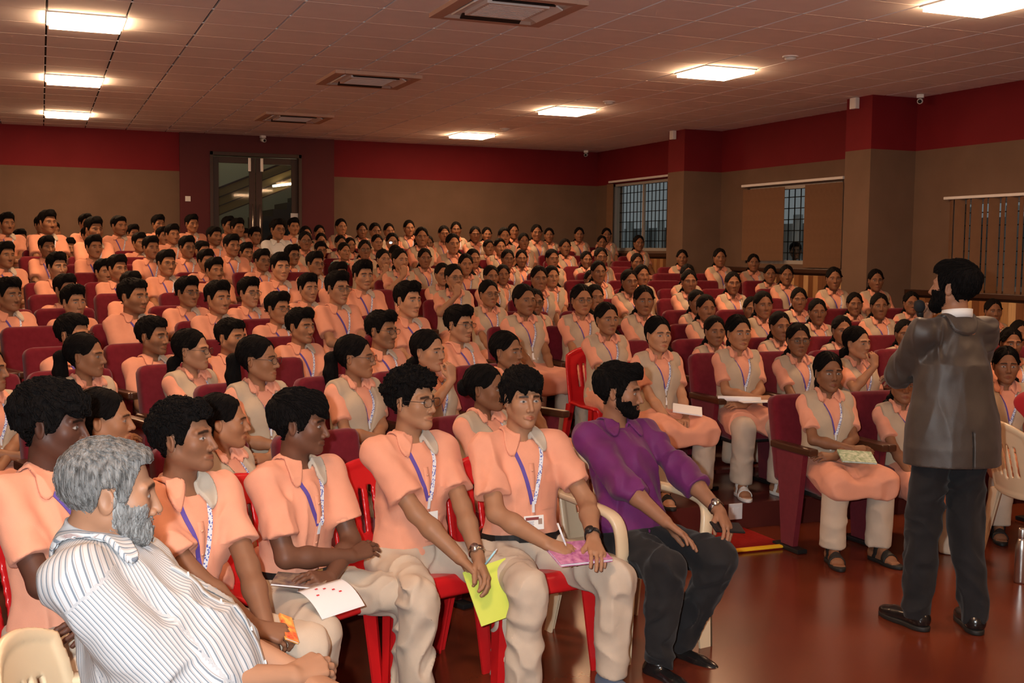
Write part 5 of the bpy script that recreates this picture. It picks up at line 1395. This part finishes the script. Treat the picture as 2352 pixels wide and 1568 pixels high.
def blazer_f(o, J):
    fs, lo, hi = shirt_f(dict(o, hem=-9, vneck=0, neckhole=.058, sleeve=1.93), J); P0 = J['P0']; hem = o.get('hem', -.16)
    def f(P):
        q = to_q(P, J, o)
        d = fs(P)
        t = np.clip((.30 - q[:, 2]) / .38, 0, 1)
        sk = ell(q * V(1, 1, 0), V(0, .0, 0), (.150 + .078*t, .105 + .082*t, 1.0)) - wrinkle(P, 77, .005, 7., (1, 1, .25))
        sk = np.maximum(np.maximum(sk, q[:, 2] - .28), hem - q[:, 2])
        d = smin(np.maximum(d, hem - q[:, 2]), sk, .08)
        vent = np.maximum(np.abs(q[:, 0]) - .0035, np.maximum(q[:, 2] - (hem + .17), -q[:, 1]))
        seam = np.maximum(np.abs(q[:, 0]) - .003, np.maximum(-q[:, 1], q[:, 2] - .50))
        d = np.maximum(d, -np.maximum(vent, np.abs(q[:, 1]) - .4) * .7)
        return d
    return f, lo - V(.02, .02, .2), hi + V(.02, .02, .02)
def place(b, p, yaw, label, scale=1.0, z0=None, parts_group=None):
    R = Rz(yaw); loc = V(*p) - R @ (V(b['head'][0], b['head'][1], b['top']) * scale)
    if z0 is not None: loc[2] = z0
    r = thing('person', label, 'person', loc, yaw); r.scale = (scale,)*3
    add_tree(r, b['parts'])
    b['root'] = r; b['loc'] = loc; b['R'] = R; b['s'] = scale
    return r
def world(b, p): return b['loc'] + b['R'] @ (np.asarray(p, float) * b['s'])
m_button = mat('pale_peach_button', (.70, .34, .22), .3); m_belt = mat('black_leather_belt', (.012, .011, .011), .35); m_gold = mat('brass_buckle', (.6, .45, .2), .3, .5, 1.0)
m_sk_b1 = skin('skin_very_dark', (.085, .034, .022), 0, .38); m_sk_b2 = skin('skin_b2', (.21, .095, .052), 0, .42); m_sk_b3 = skin('skin_b3', (.135, .058, .034), 0, .4)
m_sk_b4 = skin('skin_b4', (.31, .155, .085), 0, .42); m_sk_b5 = skin('skin_b5', (.33, .165, .092), 0, .42); m_sk_pu = skin('skin_pu', (.27, .125, .07), 0, .42); m_sk_old = skin('skin_old', (.30, .150, .088), 0, .45)
m_sk_arm = m_sk_b3
m_grey = hairm('grey_hair', (.34, .33, .32), .55); noisy(m_grey, (.055, .052, .05), (.24, .235, .23), 110., 4., (1, 1, .25)); 
m_wbeard = hairm('white_grey_beard', (.5, .49, .48), .6); noisy(m_wbeard, (.10, .095, .09), (.36, .355, .35), 110., 4., (1, 1, .25))
m_silver = mat('silver_watch', (.6, .58, .54), .25, .5, 1.0); m_blackw = mat('black_rubber_watch', (.01, .01, .011), .4)
m_navy = mat('navy_sock', (.012, .014, .025), .9); m_sneak = cloth('blue_grey_sneaker_knit', (.10, .12, .17)); m_solew = mat('white_rubber_sole', (.7, .68, .64), .5)
m_bshoe = mat('black_leather_shoe', (.010, .009, .009), .22, .6); m_bsole = mat('black_rubber_sole', (.012, .011, .010), .6)
m_purple = cloth('purple_silk_cotton_shirt', (.125, .018, .105), .12, .6); m_blk = cloth('black_trouser_cloth', (.014, .013, .014), .15); m_cuff = cloth('dark_violet_cuff', (.07, .018, .10))
# striped shirt of the elderly man: stripes run along the attribute coordinate
m_stripe = mat('white_shirt_with_grey_stripes', (.8, .8, .8), .85, .2); _a = N_(m_stripe, 'ShaderNodeVertexColor', layer_name='Col'); _s = N_(m_stripe, 'ShaderNodeSeparateColor'); _m = N_(m_stripe, 'ShaderNodeMath', operation='MULTIPLY'); _m.inputs[1].default_value = 100.0
_fr = N_(m_stripe, 'ShaderNodeMath', operation='FRACT'); _rp = N_(m_stripe, 'ShaderNodeValToRGB'); _rp.color_ramp.interpolation = 'LINEAR'
_e = _rp.color_ramp.elements; _e[0].position = 0; _e[0].color = (.44, .44, .45, 1); _e[1].position = 1; _e[1].color = (.44, .44, .45, 1)
for p_, c_ in ((.38, (.44, .44, .45)), (.44, (.13, .155, .19)), (.60, (.16, .18, .215)), (.66, (.43, .43, .43)), (.74, (.43, .43, .43)), (.80, (.25, .18, .175)), (.86, (.42, .41, .41))):
    e_ = _e.new(p_); e_.color = (*c_, 1)
lk(m_stripe, _a.outputs['Color'], _s.inputs[0]); lk(m_stripe, _s.outputs[0], _m.inputs[0]); lk(m_stripe, _m.outputs[0], _fr.inputs[0]); lk(m_stripe, _fr.outputs[0], _rp.inputs[0]); lk(m_stripe, _rp.outputs[0], P_(m_stripe).inputs['Base Color'])
bump(m_stripe, 400., .15, .0015)
m_stripe2 = cloth('white_shirt_placket', (.40, .40, .41))
def yaw_of(p, phi):                                   # world yaw of a person at p whose turn, seen from where the camera stands, is phi degrees
    return rad(phi) - math.atan2(p[0], p[1])
def heroes():
    H = {}
    def add(key, o, mats_, p, body_phi, head_phi, label, chair=None, scale=1.0, **kw):
        by = yaw_of(p, body_phi); o['hyaw'] = head_phi - body_phi
        b = build_hero(o, mats_, **kw); place(b, p, by, label, scale=scale); H[key] = b; b['by'] = by
        if chair: bk = chair[3] if len(chair) > 3 else .02; plastic_chair(chair[0], b['loc'][0] - math.sin(by)*bk, b['loc'][1] + math.cos(by)*bk, 0, by + rad(chair[2] if len(chair) > 2 else 0), chair[1])
        return b
    # elderly man in the striped shirt
    add('old', dict(seat=.42, lean=20, torso=1.07, belly=.115, bulk=1.06, tbulk=1.1, shoulder=.165, seed=31, stripe=1, fold=.008, sleeve=.93, twist=0, head_off=(0, -.01, -.055), collar_big=1.3, splay=(-14, 14), hpitch=4, neck=.062, neckhole=.072, vneck=.07,
        arm=(.31, .27), hands={-1: ((-.02, -.235, .275), (-.7, .6, -.9), (.75, -.65, .05), (.2, .3, -.9), .55, .3), 1: ((.03, -.26, .26), (.7, .6, -.9), (-.65, -.7, -.1), (0, .2, -.9), .6, .4)},
        face=dict(hair='balding', hair_t=.010, fade=.006, front=.0, hairline=.072, w=1.02, jaw=1.05, nose=1.12, eye=.75, nape=-.07), beard=dict(t=.006, amp=.002)),
        dict(skin=m_sk_old, hair=m_grey, beard=m_wbeard, top=m_stripe, collar=[m_stripe, m_stripe], placket=m_stripe2, trousers=m_blk, button=m_white), (.145, 2.85, 1.335), 76, 93,
        'elderly grey-bearded man in striped white shirt on the cream plastic chair', (CREAM, 'cream plastic armchair under the elderly man in the striped shirt', 0, .07), lanyard=False, scale=1.04)
    # boy with crossed arms behind him
    add('b1', dict(seat=.46, lean=6, torso=1.03, seed=41, hands=CROSS, splay=(-10, 14), lan_drop=.20, has_card=False, lan_x=.02, hpitch=3,
        face=dict(hair='fringe', part=-.02, hair_t=.030, fade=.014, front=.02, curl=.5, w=1.0, nose=1.05), fold=.008), dict(skin=m_sk_b1), (.03, 3.86, 1.375), 38, 70, 'dark-skinned boy with thick black hair and crossed arms behind the elderly man', (RED, 'red plastic chair of the boy behind the elderly man'), hair=True)
    # boy with clasped hands and moustache
    add('b2', dict(seat=.44, lean=-3, seed=42, splay=(-12, 18), hpitch=-6, lan_drop=.29, lan_x=.0, fold=.008,
        hands={-1: ((.03, -.40, .16), (-.7, .2, -.8), (.75, -.6, -.25), (.3, .3, -.8), .7, .5), 1: ((.075, -.40, .13), (.8, .5, -.5), (-.55, -.75, -.35), (-.2, .3, -.8), .75, .5)},
        face=dict(hair='curly', hair_t=.024, fade=.008, curl=.42, front=.016, moustache=.75, nose=1.06, w=.98)), dict(skin=m_sk_b2), (.44, 3.99, 1.285), 34, 62, 'boy with wavy hair and moustache, hands clasped over a red book', (RED, 'red plastic chair under the boy with clasped hands'))
    # boy with crossed arms and notebook on the lap
    add('b3', dict(seat=.43, lean=-2, torso=.97, seed=43, splay=(-22, 26), belt=.085, hpitch=2, lan_drop=.24, has_card=False, fold=.0085, bare_feet=1, shoes=('sandal', m_bsole, m_bsole),
        hands={-1: ((.07, -.23, .24), (-.9, -.1, -.8), (1, -.05, .15), (.2, .5, -.8), .35), 1: ((-.05, -.26, .19), (.9, -.1, -.8), (-1, -.1, .2), (0, .5, -.8), .4)},
        face=dict(hair='fringe', part=.03, hair_t=.024, fade=.010, front=.014, curl=.30, nose=1.08, w=.97, stubble=.15)), dict(skin=m_sk_b3), (.92, 4.42, 1.25), 42, 76, 'boy with smooth swept hair and folded arms, open notebook on lap', (RED, 'red plastic chair under the boy with folded arms'))
    # boy with spectacles and yellow-green notebook
    add('b4', dict(seat=.44, lean=1, seed=44, splay=(-20, 20), hpitch=-3, lan_drop=.265, specs=1, fold=.0085, watch={1: (m_silver, .030)}, card=(.090, .058), bare_feet=1, shoes=('sandal', m_solew, m_solew),
        hands={-1: ((.06, -.42, .055), (-.55, .4, -1), (.35, -.75, -.55), (-.1, -.4, -.9), [.25, .35, .5, .6], .6), 1: ((.085, -.36, .15), (.9, .6, -.4), (-.1, -.75, -.65), (-.6, .1, -.7), .5, .5)},
        face=dict(hair='curly', hair_t=.034, fade=.008, curl=.62, front=.026, w=.95, chin=1.03, nose=1.04, brow=1.1)), dict(skin=m_sk_b4), (1.43, 4.61, 1.312), 34, 52, 'boy with curly hair and dark-rimmed spectacles holding a yellow-green notebook', (RED, 'red plastic chair under the boy with the yellow-green notebook'))
    # boy with fringe, pen and notebook
    add('b5', dict(seat=.44, lean=3, seed=45, splay=(-10, 22), belt=.085, hpitch=0, lan_drop=.30, fold=.008, watch={1: (m_blackw, .031)}, card=(.090, .060), waist=.08, shoes=('shoe', m_sneak, m_solew), socks=m_navy,
        hands={-1: ((-.04, -.33, .215), (-.8, .3, -.6), (.75, -.6, -.25), (.2, .2, -.9), [.5, .7, .8, .9], .9), 1: ((.16, -.36, .215), (.9, .4, -.5), (-.25, -.9, -.3), (-.2, .1, -.95), [.3, .35, .4, .4], .3)},
        face=dict(hair='fringe', part=.015, hair_t=.026, fade=.007, front=.018, curl=.55, w=.93, chin=1.05, lip=(.95, .55, .52))), dict(skin=m_sk_b5), (1.895, 4.54, 1.30), 24, 22, 'boy with wavy fringe, black watch and blue-grey sneakers holding a pen', (RED, 'red plastic chair under the boy in blue-grey sneakers', 8))
    # man in the purple shirt
    b = add('pur', dict(seat=.44, lean=14, seed=46, splay=(-9, 10), shin={-1: (-.02, .02), 1: (-.10, .17)}, hpitch=2, bulk=1.04, collar_t=.004, sleeve=1.35, cuff=.055, fold=.010, hem=-.03, watch={1: (m_silver, .031)}, waist=.03, shoes=('shoe', m_bshoe, m_bsole), socks=m_navy, placket=0, toe={-1: (-.05, -1, 0), 1: (.15, -1, 0)},
        hands={-1: ((-.06, -.34, .205), (-1, .35, -.35), (.42, -.75, -.5), (-.1, -.45, -.9), [.15, .2, .22, .28], .15), 1: ((.235, -.33, .235), (1, .35, -.35), (-.25, -.8, -.55), (-.4, -.2, -.85), [.35, .4, .45, .5], .6)},
        face=dict(hair='quiff', hair_t=.022, fade=.008, front=.012, w=.97, nose=1.1, brow=1.15), beard=dict(t=.0042, amp=.0013, hi=.022)), dict(skin=m_sk_pu, top=m_purple, collar=[m_purple, m_purple], trousers=m_blk), (2.465, 4.74, 1.285), 38, 76,
        'bearded man in purple shirt and black trousers on cream armchair', (CREAM, 'cream plastic armchair under the man in the purple shirt'), lanyard=False)
    # the speaker
    P0z = .965
    sp = dict(stand=P0z, seat=P0z-.09, lean=-2, seed=47, torso=1.0, blazer=1, sleeve=1.93, bulk=1.06, tbulk=.93, shoulder=.178, collar=1, collar_big=.2, fold=.007, waist=-.03, hem=-.165, leg_r=(.098, .080, .066), cuff=.045, hpitch=-5, twist=12, hroll=0,
        legs={-1: ((-.10, -.03, .50), (-.12, .05, .10)), 1: ((.10, -.05, .50), (.13, -.03, .10))}, toe={-1: (-.25, -1, 0), 1: (.30, -1, 0)}, shoes=('shoe', m_bshoe, m_bsole), hem_l=.05,
        hands={-1: ((.08, -.24, .30), (-.9, .2, -.7), (1, -.2, .1), (.2, .6, -.6), .4), 1: ((.05, -.24, .54), (.55, .0, -1), (-.25, -.1, 1), (0, .8, .2), [1.0, 1.1, 1.1, 1.1], .8)},
        face=dict(hair='short', hair_t=.020, fade=.011, front=.012, w=1.0, nape=-.085), beard=dict(t=.010, amp=.0025))
    p = (3.985, 4.30, 1.795)
    o = sp; by = yaw_of(p, -150); o['hyaw'] = 38
    b = build_hero(o, dict(skin=m_sk_pu, top=m_blazer, collar=[m_blazer, m_blazer], trousers=m_blk), lanyard=False); place(b, p, by, 'bearded speaker standing in grey-brown blazer with microphone, back turned', z0=0.0); H['spk'] = b; b['by'] = by
    # light shirt collar band showing above the blazer
    J = b['J']; g = Geo(); nb = J['N'] + V(0, .016, .0); ax = unit(J['Hc'] - J['N'])
    obj('shirt_collar', loop_band([nb + .066*V(math.sin(t), -math.cos(t)*.95, 0) + V(0, 0, .012 + .012*math.cos(t + math.pi)) for t in np.linspace(0, 2*math.pi, 32, endpoint=False)], .04, .004, (0, 0, 1)).mesh('shirt_collar', m_white_sh), b['root'])
    for k in (-1, 1):
        g = Geo()
    # girls whose whole figure shows
    def girl(key, p, bphi, hphi, hands, label, row, face, skin_m, sand, **k):
        o = dict(fem=1, hs=1.09, seat=.43, lean=k.pop('lean', 6), torso=.93, seed=k.pop('seed', 51), splay=k.pop('splay', (-8, 8)), hands=hands, face=dict(hair='girl', lip=(.82, .46, .46), brow=.8, nose=.9, **face), bare_feet=1, shoes=('sandal',) + sand, leg_r=(.090, .080, .078), hem_l=-.01, **k)
        by = yaw_of(p, bphi); o['hyaw'] = hphi - bphi
        b = build_hero(o, dict(skin=skin_m, collar=[m_peach, m_peach]), hh=.0036, hb=.005, hc=.0095); z = ROW_Z[row]; place(b, p, by, label, scale=max(.93, min(1.04, (p[2]-z)/b['top'])), z0=z); H[key] = b; b['by'] = by; return b
    dk = (m_bsole, m_bsole); wt = (m_solew, m_solew)
    b = girl('g1', (4.44, 5.80, 1.17), 24, 22, CROSS, 'girl seated at the aisle in front of the riser with green notebook', 0, dict(tail='low', w=.95), m_skin[1], dk, seed=52, splay=(-6, 12)); SEATS[0].append((b['loc'][0], b['loc'][1], 0))
    b = girl('g2', (5.90, 5.85, 1.10), 18, 10, LAP, 'girl seated in the front fixed row beside the cream chair with red dress', 0, dict(tail='plaitL', w=.95), m_skin[1], dk, seed=53); SEATS[0].append((b['loc'][0], b['loc'][1], 0))
    b = girl('g3', (3.85, 6.86, 1.35), 26, 26, LAP, 'girl with loose dark hair and clasped hands on red chair in the aisle', 1, dict(tail='loose', w=.94, chin=.97), m_skin[2], dk, seed=54); plastic_chair(RED, b['loc'][0], b['loc'][1] + .03, ROW_Z[1], b['by'], 'red plastic chair beside the maroon seat with the paper roll')
    b = girl('g4', (4.51, 6.90, 1.275), 24, 24, CROSS, 'girl with folded arms and white sandals in the second fixed row', 1, dict(tail='low', w=.95), m_skin[0], wt, seed=55, apron=0); SEATS[1].append((b['loc'][0], b['loc'][1], 0))
    return H
m_blazer = cloth('grey_brown_sheen_blazer', (.040, .029, .023), .1, .5); P_(m_blazer).inputs['Sheen Weight'].default_value = .08; P_(m_blazer).inputs['Specular IOR Level'].default_value = .5
HERO = heroes()
# seats under the sitters and the empty ones between them
for i in range(14):
    s = ROW_S[i]; have = sorted(SEATS[i]); occ = [h[0] for h in have]; todo = []
    ys = lambda x: s + (.30 if i == 0 and x < XA else 0) - TAN*max(0, XA - x)
    for hx, hy, by in have: todo.append((hx, (hy + ys(hx))/2 + .03, by, 'occupied'))
    x = -1.6 if i > 1 else (.2 if i == 1 else 1.2)
    hi_ = 8.6 if i > 2 else 7.9
    while x < hi_:
        skip = (3.2 < x < 4.15 and i < 3) or (i == 0 and 1.75 < x < 4.2) or (i == 1 and 2.75 < x < 4.2) or (x > 8.45 and min(abs(s - .25 - 15.44), abs(s - .25 - 11.22)) < .62)
        if not skip and min([abs(x - q) for q in occ] + [9]) > .545:
            todo.append((x, ys(x), row_yaw(x), 'empty')); occ.append(x)
        x += .05
    xs = [t[0] for t in todo]
    for x, y, by, st_ in todo:
        theatre_seat(x, y, ROW_Z[i], by, st_ + ' maroon seat, ' + nth_from_aisle(x, xs) + ' from aisle, ' + ordn(i) + ', ' + side_of(x), 'seats of the ' + ordn(i))
# ------------------------------------------------------------------ things held, worn or standing about
m_lime = mat('yellow_green_cover', (.56, .62, .07), .5); noisy(m_lime, (.54, .60, .065), (.58, .64, .08), 6., 3.)
m_page = mat('white_paper', (.80, .80, .82), .7); m_redb = mat('red_book_cover', (.62, .03, .03), .35); m_mauve = mat('mauve_print_cover', (.42, .12, .30), .35)
noisy(m_mauve, (.30, .06, .22), (.62, .30, .48), 40., 4.); m_photo = mat('brown_violet_print_cover', (.22, .15, .16), .35); noisy(m_photo, (.10, .06, .09), (.42, .30, .20), 30., 5.)
m_green = mat('green_print_cover', (.12, .28, .10), .4); noisy(m_green, (.06, .18, .06), (.45, .55, .42), 45., 3.); m_pen = mat('pale_blue_pen', (.35, .62, .72), .3); m_orange = mat('orange_print_cover', (.75, .20, .04), .4); noisy(m_orange, (.70, .05, .03), (.85, .55, .12), 40., 3.)
def frame_of(b, c, n, up):
    """world centre and axes for a flat thing at local point c with normal n and upward edge direction up"""
    n = unit(b['R'] @ unit(n)); u = b['R'] @ np.asarray(up, float); u = unit(u - (u @ n)*n); r = np.cross(u, n)
    return world(b, c), np.stack([r, -n, u], 1)
def book(b, c, n, up, w, h, t, cover, label, name='notebook', pages=m_page):
    C, R = frame_of(b, c, n, up); o = thing(name, label, name.split('_')[-1], C)
    obj('cover', Geo().box(R @ V(0, -t/2, 0), (w/2, .0012, h/2), R, bev=.0006).mesh('cover', cover, smooth=False), o)
    obj('back_cover', Geo().box(R @ V(0, t/2, 0), (w/2, .0012, h/2), R, bev=.0006).mesh('back_cover', cover, smooth=False), o)
    obj('pages', Geo().box(R @ V(.002, 0, 0), (w/2-.002, t/2 - .0008, h/2-.003), R).mesh('pages', pages, smooth=False), o)
    return o
def pen(b, a, c, label, m=m_pen):
    A, B = world(b, a), world(b, c); o = thing('pen', label, 'pen', A)
    obj('barrel', Geo().tube([V(0, 0, 0), (B-A)*.85], .0045, 8).mesh('barrel', m), o); obj('tip', Geo().tube([(B-A)*.85, B-A], [.0045, .001], 8).mesh('tip', m_clip), o)
b4 = HERO['b4']; W = b4['J']['W']
book(b4, W[-1] + V(.10, -.095, -.135), (-.42, -.80, .45), (-.08, .45, .9), .185, .225, .008, m_lime, 'yellow-green notebook held in the right hand of the curly-haired boy')
pen(b4, W[1] + V(.0, -.05, -.015), W[1] + V(.03, -.085, .05), 'pale blue pen between the fingers of the curly-haired boy')
b5 = HERO['b5']; W = b5['J']['W']
book(b5, (W[-1] + W[1])/2 + V(.01, -.055, -.034), (.0, -.25, 1), (0, 1, .3), .23, .17, .010, m_mauve, 'mauve printed notebook lying on the lap of the boy with black watch')
pen(b5, W[-1] + V(.035, -.035, .085), W[-1] + V(.055, -.075, -.0), 'pale pen in the hand of the boy with black watch', m_clip)
b3 = HERO['b3']; K = b3['J']['K']; H3 = b3['J']['H']
c3 = H3[-1]*.42 + K[-1]*.58 + V(.0, -.0, .118)
book(b3, c3 + V(0, 0, .012), (0, -.1, 1), (.6, -.8, 0), .13, .19, .006, m_photo, 'notebook folded open on the lap of the boy with folded arms')
def page_curl(b, c, label):
    o = thing('loose_page', label, 'paper', world(b, c)); R = b['R']; n = 9; v = []
    for i in range(n):
        t = i/(n-1); y = -.06 - .13*t; z = .012 - .075*t*t
        for x in (-.095, .115): v.append(R @ V(x, y, z + .006*math.sin(x*30)))
    m = len(v); v = v + [p + V(0, 0, .0008) for p in v]
    f = [(2*i, 2*i+1, 2*i+3, 2*i+2) for i in range(n-1)] + [(m+2*i, m+2*i+2, m+2*i+3, m+2*i+1) for i in range(n-1)] + [(0, m, m+1, 1), (m-2, m-1, 2*m-1, 2*m-2)]
    obj('sheet', Geo().add(v, f).mesh('sheet', m_page), o)
    pr = Geo()
    for i, (x, y) in enumerate(((-.03, -.09), (.0, -.10), (.03, -.115), (-.05, -.12), (.05, -.13))):
        t = (-y - .06)/.13; pr.box(R @ V(x, y, .0145 - .075*t*t), (.006, .003, .0004), R @ Rx(.8*t))
    obj('red_mark', pr.mesh('red_mark', m_redb, smooth=False), o)
page_curl(b3, c3 + V(0, -.03, .0), 'curled white page with small red marks hanging off the lap notebook')
b2 = HERO['b2']; W = b2['J']['W']
book(b2, V(-.03, -.30, .44 + .145), (0, -.1, 1), (0, 1, .1), .20, .15, .010, m_redb, 'red book lying on the lap under the clasped hands')
book(b2, W[1] + V(.05, -.045, .01), (.3, -.5, .8), (.4, .6, .4), .05, .13, .006, m_orange, 'narrow orange printed booklet under the clasped hands', 'printed_booklet')
pu = HERO['pur']; W = pu['J']['W']; ph = thing('mobile_phone', 'black mobile phone under the left hand of the man in purple', 'phone', world(pu, W[1] + V(-.02, -.075, -.055)))
_, R = frame_of(pu, W[1], (0, -.45, 1), (1, -.3, 0)); obj('phone_body', Geo().box((0, 0, 0), (.036, .004, .073), R, bev=.003).mesh('phone_body', m_black, smooth=False), ph); obj('phone_screen', Geo().box(R @ V(0, -.0045, 0), (.033, .0006, .069), R).mesh('phone_screen', mat('dark_glass_screen', (.01, .01, .012), .08, .6), smooth=False), ph)
# microphone in the speaker's hand
sp = HERO['spk']; W = sp['J']['W']; a = world(sp, W[1] + V(-.03, -.045, -.01)); tip = world(sp, sp['J']['Hc'] + sp['J']['HR'] @ V(.01, -.15, -.085)); mc = thing('microphone', 'black handheld microphone at the mouth of the speaker', 'microphone', a); d = tip - a
obj('handle', Geo().tube([d*-.35, d*.5, d*.72], [.012, .015, .019], 12).mesh('handle', m_black), mc)
obj('windscreen', Geo().tube([d*.72, d*.80, d*.92, d*1.0], [.020, .027, .025, .010], 14).mesh('windscreen', mat('black_foam', (.015, .015, .016), .9)), mc)
# ID card print of the boy with the black watch, and of the boy with clasped hands
def card_print(b, hdr):
    ic = [c for c in b['root'].children if c.name.startswith('id_card')][0]; C, R, w, h = b['card']; F = lambda x, z: C + R @ V(x, .0019, z)
    for nm, x, z, hx, hz, m in (('card_header', -.008, .017, .030, .006, hdr), ('card_photo', .028, .004, .009, .012, m_cardph)): obj(nm, Geo().box(F(x, z), (hx, .0003, hz), R).mesh(nm, m, smooth=False), ic)
    t = Geo()
    for i in range(5): t.box(F(-.016, .004 - i*.0055), (.016 - .003*(i % 2), .0003, .0009), R)
    obj('card_text', t.mesh('card_text', m_ink, smooth=False), ic)
m_cardph = mat('card_portrait_print', (.35, .25, .2), .4); m_ink = mat('grey_blue_ink', (.12, .14, .25), .6); m_hdr = mat('brown_card_header', (.22, .05, .05), .5)
for k in ('b5', 'b2'): card_print(HERO[k], m_hdr)
# green notebook and card of the girl by the aisle
g1 = HERO['g1']; book(g1, V(.03, -.36, .43 + .225), (0, -.3, 1), (.2, 1, .3), .20, .15, .008, m_green, 'green printed notebook lying on the lap of the aisle girl')
g4 = HERO['g4']; C = world(g4, V(-.12, -.28, .43 + .26)); pr = thing('paper_roll', 'white roll of papers lying across the lap of the girl in white sandals', 'paper', C)
R = g4['R']; obj('rolled_sheets', Geo().tube([R @ V(-.14, .04, .0), R @ V(.14, -.03, -.005)], .018, 12).mesh('rolled_sheets', m_page), pr); obj('flat_sheet', Geo().box(R @ V(.10, -.03, -.016), (.11, .06, .002), R).mesh('flat_sheet', m_page, smooth=False), pr)
g3 = HERO['g3']; book(g3, V(.06, -.33, .43 + .215), (0, -.3, 1), (.5, 1, .3), .19, .14, .006, m_page, 'white booklet lying under the clasped hands of the aisle girl', 'booklet')
# steel bottle
bo = thing('steel_bottle', 'brushed steel water bottle standing on the floor by the speaker', 'bottle', (4.95, 4.74, 0))
obj('bottle_body', Geo().lathe([(.030, 0), (.034, .004), (.035, .01), (.035, .18), (.033, .205), (.024, .235), (.020, .25)], 28).mesh('bottle_body', m_steel), bo)
obj('cap', Geo().lathe([(.022, .25), (.0225, .256), (.0225, .295), (.020, .302), (.004, .303)], 24).mesh('cap', m_steel), bo)
# woman in red at the edge of the picture, on a cream chair turned away from the audience
m_reddress = cloth('red_dress_with_pale_dots', (.42, .02, .025)); 
v = VAR['gn'][1]; by = rad(78); r = obj('person', None, None, (5.36, 4.94, .0), by); add_parts(r, v, 0, ('lanyard', 'id_card', 'vest'), {'kameez': m_reddress, 'trousers': m_reddress}); tag(r, 'woman in red dress on the cream chair beside the steel bottle', 'person')
plastic_chair(CREAM, 5.34, 4.93, 0, by, 'cream plastic armchair under the woman in the red dress')
# passer-by outside the second window
v = VAR['bf'][0]; r, _ = seated(v, (11.0, 15.3, 2.0), 0, rad(-60)); add_parts(r, v, 0, ('lanyard', 'id_card'), {'shirt': m_white_sh, 'collar': m_white_sh}); tag(r, 'person in pale shirt outside the window gap between the blinds', 'person')
bn = thing('garden_bench', 'low bench outside the window under the person in pale shirt', 'bench', (11.0, 15.3, 0)); obj('bench_seat', Geo().box((0, 0, r.location.z + .40), (.3, .6, .03), bev=.01).mesh('bench_seat', m_daylight, smooth=False), bn)
for sx in (-.5, .5): obj('bench_leg', Geo().box((0, sx, (r.location.z + .37)/2 - .5), (.25, .05, (r.location.z + .37)/2 + .5), bev=.01).mesh('bench_leg', m_daylight, smooth=False), bn)
struct('floor_outside', Geo().box(*wbox(9.8, 14, 2, 24, -1.1, -1.0, 0)[:2]).mesh('floor_outside', m_daylight, smooth=False))
